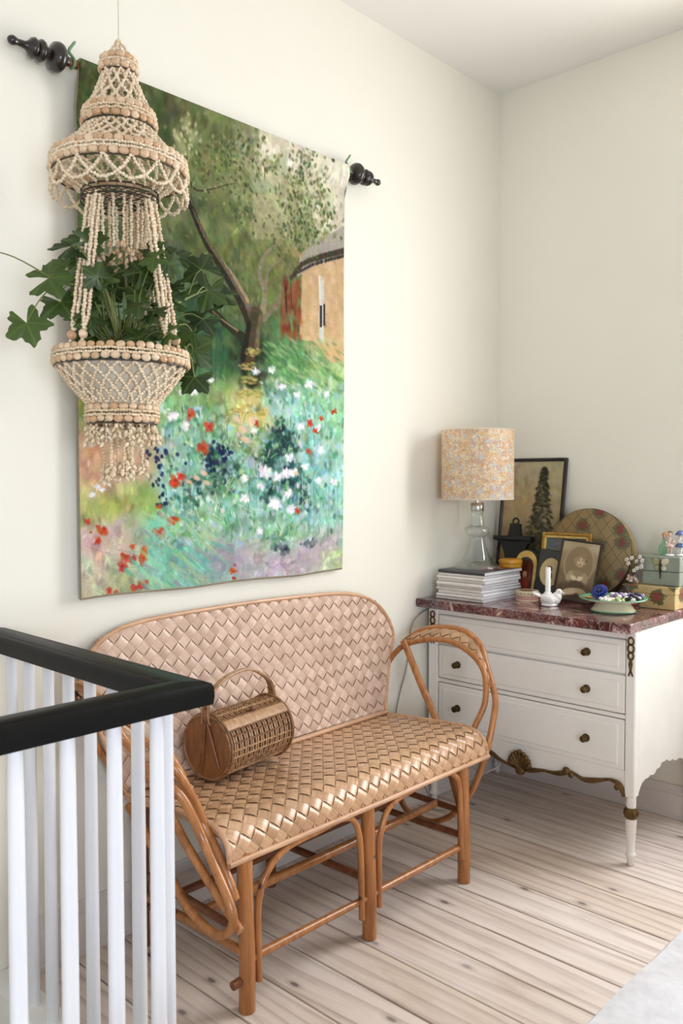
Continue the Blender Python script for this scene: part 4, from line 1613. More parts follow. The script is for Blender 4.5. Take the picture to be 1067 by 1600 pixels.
M_PAGES = pagesmat()
zz = ZT2
thick = [.0125, .0115, .0135, .012, .011, .0145, .012, .0125, .0115, .013]
order = ['lowest magazine of the stack under the glass lamp', 'second magazine from the bottom of the stack under the lamp', 'third magazine from the bottom of the stack under the lamp', 'fourth magazine from the bottom of the stack under the lamp',
         'fifth magazine from the bottom of the stack under the lamp', 'sixth magazine from the bottom of the stack under the lamp', 'fourth magazine from the top of the stack under the lamp', 'third magazine from the top of the stack under the lamp',
         'second magazine from the top of the stack under the lamp', 'top magazine of the stack, directly under the glass lamp']
for i, th in enumerate(thick):
    wx, wy = .238 - .004 * (i % 3), .296 + .006 * (i % 2)
    m = thing('magazine', (.180 + R.uniform(-.006, .006) + .0006 * i, -.415 + R.uniform(-.007, .007), zz), order[i], 'magazine', 'magazines stacked on the chest', rz=math.radians(R.uniform(-2.2, 2.2) + (0 if i else 0)))
    cm, sm = mc[i % len(mc)] if i < 9 else mc[0]
    # pages: slight fan at the open edges
    g = G().box((-wx / 2 + .003, -wy / 2 + .004, .0006), (wx / 2 - .002, wy / 2 - .002, th - .0006))
    link('pages', mesh('pages', g.v, g.f, M_PAGES, False), m)
    # cover folded round the spine on the front edge
    n = 6
    prof2 = [(wy / 2, 0)] + [(-wy / 2 + .004 - math.sin(math.pi * k / n) * .004, th / 2 - math.cos(math.pi * k / n) * th / 2) for k in range(n + 1)] + [(wy / 2, th)]
    g = G()
    for px_, pz in prof2:
        g.v += [Vector((-wx / 2, px_, pz)), Vector((wx / 2, px_, pz))]
    for k in range(len(prof2) - 1):
        g.f.append((2 * k, 2 * k + 1, 2 * k + 3, 2 * k + 2))
    me = mesh('cover', g.v, g.f, sm if i < 9 else cm, True, 40)
    link('cover', me, m)
    zz += th + .0004
ZM = zz
# printed patches on the top cover
m = bpy.data.objects['magazine.009']
P_PINK = plain('cover_pink', (176, 96, 110), .35)
g = G().box((.0, -.06, thick[-1] + .0002), (.075, .10, thick[-1] + .0006))
link('cover_picture', mesh('cover_picture', g.v, g.f, P_PINK, False), m)

# lamp
LX, LY = .178, -.425
def clearglass(name, tint, refl=1.0):
    """thin clear glass: see-through with a Fresnel reflection"""
    t = NT(name)
    tr = t.n('ShaderNodeBsdfTransparent', inp={0: (*tint, 1)})
    gl = t.n('ShaderNodeBsdfGlossy', inp={0: (1, 1, 1, 1), 'Roughness': .03})
    lw = t.n('ShaderNodeLayerWeight', inp={0: .28})
    ml = t.n('ShaderNodeMath', operation='MULTIPLY_ADD', inp={1: .55 * refl, 2: .04})
    t.l(lw.outputs['Facing'], ml.inputs[0])
    mx = t.n('ShaderNodeMixShader')
    t.l(ml.outputs[0], mx.inputs[0])
    t.l(tr.outputs[0], mx.inputs[1])
    t.l(gl.outputs[0], mx.inputs[2])
    t.l(mx.outputs[0], t.t.nodes['Material Output'].inputs[0])
    return t.m


M_GLASS = clearglass('lamp_glass', (.90, .935, .93), 1.0)
M_STEEL = plain('lamp_steel', (190, 188, 182), .25, .95, var=.05)


def shademat():
    t = NT('shade_print')
    co = t.coords('Object')
    c = None
    base = lin((226, 200, 176))
    v1 = t.n('ShaderNodeTexVoronoi', feature='F1', inp={'Scale': 62.0, 'Randomness': 1.0})
    t.l(co, v1.inputs['Vector'])
    v2 = t.n('ShaderNodeTexVoronoi', feature='DISTANCE_TO_EDGE', inp={'Scale': 88.0})
    t.l(co, v2.inputs['Vector'])
    v3 = t.n('ShaderNodeTexVoronoi', feature='F1', inp={'Scale': 90.0})
    t.l(co, v3.inputs['Vector'])
    cc = t.n('ShaderNodeSeparateColor')
    t.l(v1.outputs['Color'], cc.inputs[0])
    petal = t.ramp(cc.outputs[0], [(0, lin((252, 244, 226))), (.3, lin((232, 240, 246))), (.5, lin((248, 230, 204))), (.7, lin((254, 250, 242))), (.85, lin((236, 216, 208)))], 'CONSTANT')
    gold = t.ramp(v2.outputs['Distance'], [(.0, (.85, .85, .85)), (.05, (.7, .7, .7)), (.12, (0, 0, 0))])
    c = t.mix(gold, petal, lin((230, 188, 118)))
    far = t.ramp(v1.outputs['Distance'], [(.34, (0, 0, 0)), (.42, (1, 1, 1))])
    c2 = t.mix(far, petal, c)
    ctr = t.ramp(v1.outputs['Distance'], [(.06, (1, 1, 1)), (.09, (0, 0, 0))])
    c2 = t.mix(ctr, c2, lin((120, 88, 84)))
    dots = t.ramp(v3.outputs['Distance'], [(.12, (.8, .8, .8)), (.16, (0, 0, 0))])
    c3 = t.n('ShaderNodeSeparateColor')
    t.l(v3.outputs['Color'], c3.inputs[0])
    sel = t.ramp(c3.outputs[0], [(.70, (0, 0, 0)), (.72, (1, 1, 1))])
    mm = t.n('ShaderNodeMath', operation='MULTIPLY')
    t.l(dots, mm.inputs[0])
    t.l(sel, mm.inputs[1])
    c2 = t.mix(mm.outputs[0], c2, lin((112, 70, 60)))
    t.col(c2)
    t.set(Roughness=.8)
    tr = t.n('ShaderNodeBsdfTranslucent')
    t.l(c2, tr.inputs[0])
    mx = t.n('ShaderNodeMixShader', inp={0: .55})
    t.l(t.b.outputs[0], mx.inputs[1])
    t.l(tr.outputs[0], mx.inputs[2])
    t.l(mx.outputs[0], t.t.nodes['Material Output'].inputs[0])
    return t.m


lamp = thing('table_lamp', (LX, LY, ZM + .0005), 'clear glass table lamp with a floral drum shade on the magazines', 'lamp')
z0 = ZM + .0005
gp = [(.098, 0), (.100, .004), (.098, .010), (.086, .018), (.070, .030), (.057, .050), (.046, .078), (.038, .105), (.033, .130), (.033, .136), (.044, .144), (.054, .154), (.056, .164), (.052, .174), (.040, .182), (.031, .188), (.031, .196), (.029, .206), (.026, .222), (.026, .238), (.030, .246), (.030, .252)]
ins = [(max(.004, r - .0055), h + (.005 if h < .02 else 0)) for r, h in gp if h >= .0]
ins[0] = (.088, .006)
full = gp + [(r, h) for r, h in reversed(ins[:3])]
full = gp
g = G().lathe([(r, h + z0) for r, h in full], (LX, LY, 0), 48, 'z', False)
n = 48
g.f.append(tuple(reversed(range(n))))
g.f.append(tuple((len(full) - 1) * n + k for k in range(n)))
g.obj('glass_base', M_GLASS, lamp, angle=50)
G().lathe([(.0, .250), (.0265, .250), (.0275, .252), (.0285, .254), (.0285, .284), (.026, .287), (.010, .288), (.010, .315)], (LX, LY, z0), 28).obj('socket_collar', M_STEEL, lamp)
zs0, zs1 = 1.335, 1.632
RS = .157
SH = G()
sec = [(RS, zs0), (RS - .001, zs1), (RS - .004, zs1), (RS - .003, zs0)]
n = 72
for r, h in sec:
    for k in range(n):
        a = 2 * math.pi * k / n
        SH.v.append(Vector((LX + r * math.cos(a), LY + r * math.sin(a), h)))
for i in range(4):
    j = (i + 1) % 4
    for k in range(n):
        SH.f.append((i * n + k, i * n + (k + 1) % n, j * n + (k + 1) % n, j * n + k))
shade = SH.obj('lamp_shade', shademat(), lamp)
M_BIND = plain('shade_binding', (222, 206, 188), .8)
for zq in (zs0, zs1):
    G().tube([(LX + RS * math.cos(t * math.pi / 36), LY + RS * math.sin(t * math.pi / 36), zq) for t in range(72)], .0022, 6, closed=True).obj('shade_binding', M_BIND, shade)
g = G()
for k in range(3):
    a = k * 2 * math.pi / 3 + .3
    g.tube([(LX, LY, zs0 + .05), (LX + (RS - .004) * math.cos(a), LY + (RS - .004) * math.sin(a), zs0 + .05)], .002, 6)
g.obj('shade_spider', M_STEEL, lamp)
G().lathe([(.012, .30), (.014, .33), (.012, .36)], (LX, LY, z0), 16).obj('bulb_holder', M_BIND, lamp)
# its flex running down the wall to the floor
M_FLEX = plain('flex_clear', (150, 146, 138), .5)
M_WFLEX = plain('flex_white', (206, 204, 200), .5)
g = G().tube(smoothpts([(.012, -.52, .862), (.008, -.66, .80), (.008, -.70, .62), (.008, -.75, .50), (.012, -.79, .36), (.014, -.76, .24), (.016, -.70, .17), (.03, -.62, .10), (.06, -.60, .02), (.10, -.64, .006), (.16, -.62, .006)], 6), .0028, 6)
tagit(g.obj('lamp_flex', M_FLEX), 'thin lamp flex hanging down the wall behind the bench', 'cable')
g = G().tube(smoothpts([(.03, -.35, .16), (.10, -.42, .17), (.20, -.46, .15), (.27, -.47, .165), (.31, -.45, .19), (.28, -.42, .21), (.20, -.38, .20), (.06, -.25, .17), (.026, -.2, .14)], 6), .004, 6)
tagit(g.obj('extension_cable', M_WFLEX), 'looped white cable under the chest of drawers', 'cable')


# small canvases for the pictures
def picture_mesh(cvs, w, h, mat, nx, ny):
    me = bpy.data.meshes.new('print')
    jj, ii = np.mgrid[0:ny, 0:nx]
    vv = np.stack([(ii / (nx - 1) - .5) * w, np.zeros(ii.shape), (1 - jj / (ny - 1)) * h], -1).reshape(-1, 3)
    id_ = np.arange(nx * ny).reshape(ny, nx)
    q = np.stack([id_[:-1, :-1], id_[1:, :-1], id_[1:, 1:], id_[:-1, 1:]], -1).reshape(-1, 4)
    me.from_pydata(vv.tolist(), [], q.tolist())
    at = me.color_attributes.new('paint', 'FLOAT_COLOR', 'POINT')
    c = np.ones((nx * ny, 4), np.float32)
    c[:, :3] = cvs.linear().reshape(-1, 3)
    at.data.foreach_set('color', c.ravel())
    me.materials.append(mat)
    return me


M_PRINT = painted('photo_print', rough=.32)


def frame(name, loc, w, h, border, depth, mat, label, tilt, rz, cvs=None, roll=0, inner=None):
    """picture frame standing on its lower edge at loc; front looks to -y; leans back by tilt"""
    e = thing(name, (loc[0], loc[1], loc[2] + depth * math.sin(tilt) + w / 2 * math.sin(roll) + .0005), label, 'picture frame')
    e.rotation_euler = (Matrix.Rotation(rz, 3, 'Z') @ Matrix.Rotation(-tilt, 3, 'X') @ Matrix.Rotation(roll, 3, 'Y')).to_euler()
    for a, b, nm in (((-w / 2, 0, 0), (-w / 2 + border, depth, h), 'frame_bar'), ((w / 2 - border, 0, 0), (w / 2, depth, h), 'frame_bar'), ((-w / 2 + border, 0, 0), (w / 2 - border, depth, border), 'frame_bar'), ((-w / 2 + border, 0, h - border), (w / 2 - border, depth, h), 'frame_bar')):
        g = G().box(a, b, min(border, depth) * .25)
        link(nm, mesh(nm, g.v, g.f, mat, True, 30), e)
    if inner:
        q = border
        for a, b in (((-w / 2 + q, .001, q), (-w / 2 + q + inner[0], depth * .7, h - q)), ((w / 2 - q - inner[0], .001, q), (w / 2 - q, depth * .7, h - q)), ((-w / 2 + q, .001, q), (w / 2 - q, depth * .7, q + inner[0])), ((-w / 2 + q, .001, h - q - inner[0]), (w / 2 - q, depth * .7, h - q))):
            g = G().box(a, b, .001)
            link('frame_slip', mesh('frame_slip', g.v, g.f, inner[1], True, 30), e)
    g = G().box((-w / 2 + border * .6, depth * .55, border * .6), (w / 2 - border * .6, depth * .95, h - border * .6))
    link('backing', mesh('backing', g.v, g.f, M_CANED, False), e)
    if cvs is not None:
        me = picture_mesh(cvs, w - 2 * border + .002, h - 2 * border + .002, M_PRINT, cvs.w, cvs.h)
        o = link('print', me, e, (0, depth * .45, border - .001))
    return e


M_FBLACK = plain('frame_black', (22, 18, 20), .3, coat=.3, var=.15)
M_FBROWN = plain('frame_dark_brown', (44, 28, 24), .35, coat=.2, var=.2)
M_FGOLD = plain('frame_gilt', (176, 130, 58), .35, .6, var=.25, scale=40, bump=.15)
M_FGOLDL = plain('frame_gilt_light', (214, 180, 104), .35, .5, var=.15, scale=40)

# tall print with a spruce tree
c = Canvas(90, 150, [(0, 0), (90, 0), (90, 150), (0, 150)])
c.base([(10, 10, (176, 164, 130)), (45, 5, (182, 170, 138)), (85, 10, (176, 166, 132)), (10, 60, (178, 156, 116)), (40, 60, (170, 150, 112)), (85, 60, (160, 148, 112)), (10, 110, (164, 136, 92)), (45, 110, (112, 104, 78)), (85, 110, (96, 92, 72)), (10, 145, (110, 100, 60)), (45, 145, (72, 68, 48)), (85, 145, (66, 62, 46))])
c.strokes(500, 3, .08, 2, .5, .4)
for k in range(60):
    t = k / 60
    yq = 8 + t * 108
    wq = 4 + t * 27
    for _ in range(12):
        s_ = rng.choice([-1, 1])
        xx = 60 + s_ * rng.uniform(0, wq) * (.65 + .35 * abs(math.sin(k * .9)))
        c.dab(xx, yq + abs(xx - 60) * .25, rng.uniform(1.5, 4.5), rng.uniform(.8, 1.8), s_ * .35, np.array((50, 50, 38)) + rng.normal(0, 10), .5, .7)
for _ in range(170):
    c.dab(rng.uniform(34, 88), rng.uniform(88, 132), rng.uniform(2, 5), rng.uniform(1, 3), rng.uniform(-1, 1), np.array([(54, 52, 40), (104, 100, 78), (76, 74, 56)][rng.integers(0, 3)]) + rng.normal(0, 8), .5, .8)
for k in range(8):
    c.line([(38 + rng.normal(0, 4), 112), (34 + rng.normal(0, 7), 60 + rng.uniform(0, 24))], .7, .5, (86, 76, 54), .6)
frame('tall_picture_frame', (.218, -.105, ZT2), .335, .62, .016, .018, M_FBLACK, 'tall black-framed print of a dark spruce tree behind the lamp', math.radians(8.2), 0, c)

# black bracket ornament leaning on the print
M_IRON = plain('black_iron', (12, 12, 13), .5, var=.2)
e = thing('wall_bracket', (.187, -.165, ZT2), 'small black bracket with a hanging ring leaning on the tall print', 'bracket')
e.rotation_euler = (math.radians(-7), 0, math.radians(6))
g = G().prism([(-.028, 0), (.028, 0), (.034, .12), (.046, .175), (.07, .225), (.088, .232), (.088, .258), (-.088, .258), (-.088, .232), (-.068, .225), (-.045, .175), (-.034, .12)], 'y', 0, .022)
link('bracket_body', mesh('bracket_body', g.v, g.f, M_IRON, True, 30), e)
g = G().prism([(-.034, .258), (.034, .258), (.026, .30), (.026, .315), (-.026, .315), (-.026, .30)], 'y', .002, .018)
link('bracket_crest', mesh('bracket_crest', g.v, g.f, M_IRON, True, 30), e)
g = G().tube([(.014 * math.cos(t * math.pi / 10), .01, .326 + .014 * math.sin(t * math.pi / 10)) for t in range(20)], .0045, 8, closed=True)
link('hanging_ring', mesh('hanging_ring', g.v, g.f, M_IRON), e)
g = G().box((-.094, -.03, .236), (.094, .022, .256), .004)
link('ledge', mesh('ledge', g.v, g.f, M_IRON, True, 30), e)

# round box standing on its edge
def hatbox(name, base, grid, flowers):
    t = NT(name)
    co = t.coords('Object')
    sx = t.n('ShaderNodeSeparateXYZ')
    t.l(co, sx.inputs[0])

    def diag(sign):
        a = t.n('ShaderNodeMath', operation='MULTIPLY', inp={1: sign})
        t.l(sx.outputs[2], a.inputs[0])
        b = t.n('ShaderNodeMath', operation='ADD')
        t.l(sx.outputs[0], b.inputs[0])
        t.l(a.outputs[0], b.inputs[1])
        m_ = t.n('ShaderNodeMath', operation='MULTIPLY', inp={1: 19.0})
        t.l(b.outputs[0], m_.inputs[0])
        f = t.n('ShaderNodeMath', operation='FRACT')
        t.l(m_.outputs[0], f.inputs[0])
        return t.ramp(f.outputs[0], [(0, (1, 1, 1)), (.055, (0, 0, 0)), (.97, (0, 0, 0)), (1.0, (1, 1, 1))])
    n = t.noise(co, 14, 4)
    c = t.ramp(n, [(.3, tuple(x * .8 for x in lin(base))), (.7, lin(base))])
    c = t.mix(diag(.75), c, lin(grid))
    c = t.mix(diag(-.75), c, lin(grid))
    v = t.n('ShaderNodeTexVoronoi', voronoi_dimensions='2D', inp={'Scale': 10.5})
    cb = t.n('ShaderNodeCombineXYZ')
    sm = t.n('ShaderNodeMath', operation='ADD')
    t.l(sx.outputs[0], sm.inputs[0])
    t.l(sx.outputs[1], sm.inputs[1])
    t.l(sm.outputs[0], cb.inputs[0])
    t.l(sx.outputs[2], cb.inputs[1])
    t.l(cb.outputs[0], v.inputs['Vector'])
    w = t.noise(co, 70, 3)
    ad = t.n('ShaderNodeMath', operation='MULTIPLY_ADD', inp={1: .5, 2: -.25})
    t.l(w, ad.inputs[0])
    a2 = t.n('ShaderNodeMath', operation='ADD')
    t.l(v.outputs['Distance'], a2.inputs[0])
    t.l(ad.outputs[0], a2.inputs[1])
    c = t.mix(t.ramp(a2.outputs[0], [(.30, (.9, .9, .9)), (.36, (0, 0, 0))]), c, lin((74, 82, 50)))
    c = t.mix(t.ramp(a2.outputs[0], [(.16, (.95, .95, .95)), (.22, (0, 0, 0))]), c, lin(flowers))
    t.col(c)
    t.set(Roughness=.45)
    return t.m


M_HAT = hatbox('hatbox_paper', (138, 116, 76), (64, 48, 30), (112, 42, 38))
M_HATS = plain('hatbox_side', (170, 152, 108), .5, var=.12, scale=20)
RH = .19
e = thing('round_box', (.565, -.190, ZT2 + .0145), 'round flower-patterned box standing on its rim against the wall', 'box')
e.rotation_euler = (math.radians(-9), 0, math.radians(4))
for nm, prof3, mt in (('box_lid', [(.0, -.002), (RH - .003, -.002), (RH, 0), (RH, .028), (RH - .002, .030)], M_HAT), ('box_body', [(RH - .004, .030), (RH - .004, .085), (0, .086)], M_HATS)):
    g = G().lathe(prof3, (0, 0, RH), 64, 'y', False)
    link(nm, mesh(nm, g.v, g.f, mt, True, 40), e)
g = G().tube([(RH * math.cos(t * math.pi / 36), .002, RH + RH * math.sin(t * math.pi / 36)) for t in range(72)], .0025, 6, closed=True)
link('lid_edge', mesh('lid_edge', g.v, g.f, plain('hatbox_edge', (60, 48, 28), .5)), e)

# small gilt frame with a dark picture
c = Canvas(60, 60, [(0, 0), (60, 0), (60, 60), (0, 60)])
c.base([(5, 5, (96, 102, 106)), (30, 10, (112, 116, 118)), (55, 5, (84, 88, 94)), (10, 40, (66, 66, 70)), (50, 40, (60, 60, 66)), (30, 55, (48, 46, 48))])
for _ in range(60):
    c.dab(rng.uniform(4, 56), rng.uniform(4, 50), rng.uniform(3, 9), rng.uniform(.6, 1.4), rng.uniform(-.4, .4), np.array((120, 124, 126)) + rng.normal(0, 22, 3), .35)
frame('gilt_picture_frame', (.478, -.225, ZT2), .232, .285, .013, .016, M_FGOLD, 'gilt-framed dark picture peeping out behind the sepia photograph', math.radians(8), math.radians(2), c, inner=(.011, M_FGOLDL))

# arched little frame with a gold mat
e = thing('arched_picture', (.300, -.246, ZT2 + .002), 'small arched picture with a gold mat behind the magazines', 'picture frame')
e.rotation_euler = (math.radians(-10), 0, math.radians(-4))


def arch(w, h, n=14):
    r = w / 2
    return [(-r, 0), (r, 0)] + [(r * math.cos(math.pi * k / n), h - r + r * math.sin(math.pi * k / n)) for k in range(n + 1)]


for nm, w, h, y0, y1, mt, zo in (('backing', .124, .205, .0, .010, M_FBLACK, 0), ('gold_mat', .112, .196, -.003, .001, M_FGOLDL, .004), ('inner_edge', .082, .160, -.004, -.002, M_FBROWN, .012)):
    g = G().prism([(a, b + zo) for a, b in arch(w, h)], 'y', y0, y1)
    link(nm, mesh(nm, g.v, g.f, mt, True, 30), e)
c = Canvas(40, 70, [(0, 0), (40, 0), (40, 70), (0, 70)])
c.base([(20, 4, (66, 34, 26)), (5, 20, (96, 50, 36)), (20, 26, (178, 128, 96)), (35, 20, (96, 44, 34)), (20, 45, (120, 56, 40)), (5, 60, (80, 34, 28)), (35, 60, (86, 36, 28))])
c.dab(20, 26, 8, 10, 0, (196, 148, 116), .9)
c.dab(20, 16, 11, 8, 0, (70, 30, 20), .9)
c.dab(11, 28, 3, 12, .1, (80, 34, 22), .9)
c.dab(29, 28, 3, 12, -.1, (80, 34, 22), .9)
c.dab(20, 56, 15, 14, 0, (150, 62, 44), .8)
me = picture_mesh(c, .066, .135, M_PRINT, 40, 70)
link('print', me, e, (0, -.0046, .018))

# black frame with an oval mat
e = thing('oval_mat_frame', (.425, -.268, ZT2 + .0095), 'black-framed photograph with a cream oval mat beside the candle', 'picture frame')
e.rotation_euler = (Matrix.Rotation(math.radians(-3), 3, 'Z') @ Matrix.Rotation(math.radians(-11), 3, 'X') @ Matrix.Rotation(math.radians(5), 3, 'Y')).to_euler()
g = G().box((-.072, 0, 0), (.072, .014, .205), .008)
link('frame_board', mesh('frame_board', g.v, g.f, M_FBLACK, True, 30), e)


def oval(rx, rz, zc, n=36):
    return [(rx * math.cos(2 * math.pi * k / n), zc + rz * math.sin(2 * math.pi * k / n)) for k in range(n)]


M_MAT = plain('cream_mat', (196, 176, 128), .6)
g = G().prism(oval(.050, .062, .108), 'y', -.0025, .002)
link('oval_mat', mesh('oval_mat', g.v, g.f, M_MAT, True, 30), e)
M_SEPD = plain('sepia_dark', (84, 74, 60), .4, var=.3, scale=60)
M_SEPL = plain('sepia_light', (190, 168, 134), .4, var=.1, scale=60)
g = G().prism(oval(.027, .040, .108), 'y', -.004, -.002)
po = link('portrait', mesh('portrait', g.v, g.f, M_SEPL, True, 30), e)
for rx, rz, zc, mt, nm in ((.011, .014, .122, M_SEPD, 'portrait_head'), (.017, .02, .090, M_SEPD, 'portrait_dress')):
    g = G().prism(oval(rx, rz, zc, 20), 'y', -.0046, -.0038)
    link(nm, mesh(nm, g.v, g.f, mt, True, 30), po)

# sepia photograph of a child in a dark frame
c = Canvas(110, 160, [(0, 0), (110, 0), (110, 160), (0, 160)])
c.base([(8, 8, (176, 160, 130)), (100, 8, (180, 166, 138)), (55, 8, (168, 150, 120)), (12, 50, (150, 130, 100)), (98, 50, (150, 132, 104)), (55, 70, (112, 94, 70)), (10, 100, (120, 102, 78)), (100, 100, (124, 106, 82)), (20, 140, (88, 72, 54)), (90, 140, (96, 80, 60)), (55, 155, (70, 56, 44))])
# woven chair back: an oval hoop
for rr, col, al in ((44, (150, 130, 102), .8), (40, (132, 113, 86), .7)):
    c.dab(56, 62, rr, rr * 1.25, 0, col, al, .08)
for k in range(30):
    a = k * math.pi * 2 / 30
    c.line([(56, 62), (56 + 39 * math.cos(a), 62 + 48 * math.sin(a))], .5, .5, (138, 118, 90), .35)
for rr in (43.0,):
    pts = [(56 + rr * math.cos(t * math.pi / 20), 62 + rr * 1.24 * math.sin(t * math.pi / 20)) for t in range(41)]
    c.line(pts, 1.6, 1.6, (170, 150, 116), .8)
# dress, arms, hands, legs, head, hair
c.dab(56, 100, 27, 24, 0, (146, 128, 102), .95, .3)
c.dab(58, 118, 24, 14, 0, (84, 70, 54), .9, .4)
c.dab(34, 96, 9, 17, .35, (176, 156, 126), .9, .4)
c.dab(80, 98, 9, 17, -.35, (168, 148, 118), .9, .4)
c.dab(46, 100, 10, 7, .5, (208, 190, 158), .95, .4)
c.dab(66, 100, 10, 7, -.5, (208, 190, 158), .95, .4)
for k in range(4):
    c.line([(42 + k * 2.5, 100 + k), (54 + k, 96 + k * 3)], 1.0, .7, (222, 204, 172), .9)
    c.line([(70 - k * 2.5, 100 + k), (60 - k, 96 + k * 3)], 1.0, .7, (222, 204, 172), .9)
c.dab(44, 138, 26, 10, -.25, (196, 176, 144), .95, .4)
c.dab(76, 136, 20, 9, .3, (176, 156, 124), .9, .4)
c.dab(26, 146, 9, 7, 0, (206, 188, 156), .9, .4)
c.dab(60, 51, 18, 18, 0, (150, 128, 98), .9, .7)
for k in range(40):
    a = rng.uniform(-math.pi, math.pi)
    c.dab(60 + 17 * math.cos(a), 48 + 18 * math.sin(a), 4, 2.4, a, np.array((150, 126, 94)) + rng.normal(0, 18), .7)
c.dab(60, 55, 11.5, 14, 0, (198, 176, 142), .97, .45)
for dx in (-5, 5):
    c.dab(60 + dx, 51, 2.2, 1.3, 0, (60, 46, 34), .95)
    c.dab(60 + dx, 48, 3, .8, 0, (120, 98, 74), .7)
c.dab(60, 56, 1.6, 3.2, 0, (184, 160, 126), .8)
c.dab(60, 62, 4.4, 1.4, 0, (110, 78, 58), .9)
c.dab(52, 46, 5, 3, -.4, (160, 136, 104), .7)
c.dab(66, 44, 6, 3, .4, (150, 126, 96), .7)
frame('sepia_photograph', (.572, -.315, ZT2), .178, .258, .009, .012, M_FBROWN, 'dark-framed sepia photograph of a small child seated in a wicker chair', math.radians(13), math.radians(6), c, roll=math.radians(5))

# yellow round tin on the magazines
M_YEL = plain('yellow_wood', (196, 138, 22), .4, var=.12, scale=20, coat=.2)
e = thing('round_wooden_box', (.262, -.288, ZM + .0003), 'round golden yellow box on the magazine stack beside the lamp', 'box')
g = G().lathe([(.0, 0), (.046, 0), (.049, .003), (.050, .017)], (0, 0, 0), 36, cap=False)
link('box_base', mesh('box_base', g.v, g.f, M_YEL, True, 40), e)
g = G().lathe([(.050, .0175), (.052, .019), (.053, .024), (.051, .033), (.044, .037), (.0, .0375)], (0, 0, 0), 36, cap=False)
link('lid', mesh('lid', g.v, g.f, M_YEL, True, 40), e)

# pink and cream tin
M_PINK = plain('tin_pink', (196, 152, 136), .4, var=.1, scale=40)
M_CREAM = plain('tin_cream', (206, 192, 160), .4, var=.14, scale=60)
M_TINB = plain('tin_print', (120, 96, 66), .4, var=.3, scale=90)
e = thing('round_tin', (.398, -.372, ZT2), 'small round pink and cream tin between the magazines and the dove', 'tin')
for nm, pr, mt in (('tin_base', [(0, 0), (.047, 0), (.048, .002), (.048, .027)], M_PINK), ('base_band', [(.0484, .004), (.0490, .005), (.0490, .008), (.0484, .009)], M_CREAM), ('lid', [(.0485, .027), (.0495, .028), (.0495, .043), (.047, .046), (.040, .0455), (0, .0455)], M_CREAM), ('lid_print', [(.0, .0459), (.030, .0459), (.034, .0456)], M_TINB)):
    g = G().lathe(pr, (0, 0, 0), 36, cap=False)
    link(nm, mesh(nm, g.v, g.f, mt, True, 40), e)
g = G()
for k in range(20):
    a = 2 * math.pi * k / 20
    g.ball((.0495 * math.cos(a), .0495 * math.sin(a), .036), .0035, .0035, .0025, 6, 4)
link('lid_flowers', mesh('lid_flowers', g.v, g.f, M_TINB), e)['kind'] = 'stuff'

# dove candle holder and candle
M_PORC = plain('white_porcelain', (232, 230, 226), .22, var=.02, coat=.4)
e = thing('dove_candle_holder', (.535, -.428, ZT2), 'white porcelain dove candle holder in front of the sepia photograph', 'candle holder', rz=math.radians(24))
g = G()
g.ball((.004, 0, .026), .042, .027, .026, 18, 10)
g.ball((.030, 0, .038), .020, .018, .022, 14, 8)
g.ball((.038, 0, .058), .0135, .012, .0135, 14, 8)
g.lathe([(.0, 0), (.030, 0), (.034, .004), (.030, .012)], (0, 0, 0), 24)
link('dove_body', mesh('dove_body', g.v, g.f, M_PORC), e)
g = G().tube([(.049, 0, .057), (.060, 0, .053)], [.004, .001], 8)
link('beak', mesh('beak', g.v, g.f, M_PORC), e)
g = G()
for s in (-1, 1):
    g.ball((.041, s * .0105, .062), .0018, .0018, .0018, 8, 5)
link('eyes', mesh('eyes', g.v, g.f, M_IRON), e)
for k in range(5):
    a = math.radians(-36 + 18 * k)
    g = G().ball((0, 0, 0), .026, .009, .007, 10, 6)
    g.xf(Matrix.Translation((-.036 - .012 * math.cos(a), .03 * math.sin(a), .034 + .012 * math.cos(a))) @ Matrix.Rotation(math.pi - a, 4, 'Z') @ Matrix.Rotation(math.radians(-22), 4, 'Y'))
    link('tail_feather', mesh('tail_feather', g.v, g.f, M_PORC), e)
for s in (-1, 1):
    g = G().ball((0, 0, 0), .032, .007, .016, 12, 6)
    g.xf(Matrix.Translation((-.006, s * .026, .030)) @ Matrix.Rotation(s * .25, 4, 'Z') @ Matrix.Rotation(.3, 4, 'Y'))
    link('wing', mesh('wing', g.v, g.f, M_PORC), e)
g = G().lathe([(.016, .036), (.0165, .052), (.0145, .056), (.012, .053), (.011, .046)], (-.006, 0, 0), 20)
link('candle_cup', mesh('candle_cup', g.v, g.f, M_PORC), e)
M_WAX = plain('white_wax', (240, 238, 232), .4, var=.01, Subsurface_Weight=.2)
cx, cy = .535 - .006 * math.cos(math.radians(24)), -.428 - .006 * math.sin(math.radians(24))
e = thing('candle', (cx, cy, ZT2 + .0465), 'short white candle standing in the porcelain dove', 'candle')
g = G().lathe([(.0105, 0), (.0108, .004), (.0105, .108), (.009, .111), (.003, .110)], (0, 0, 0), 20)
link('wax', mesh('wax', g.v, g.f, M_WAX, True, 50), e)
g = G().tube([(0, 0, .108), (.001, 0, .118)], .0012, 6)
link('wick', mesh('wick', g.v, g.f, M_IRON), e)

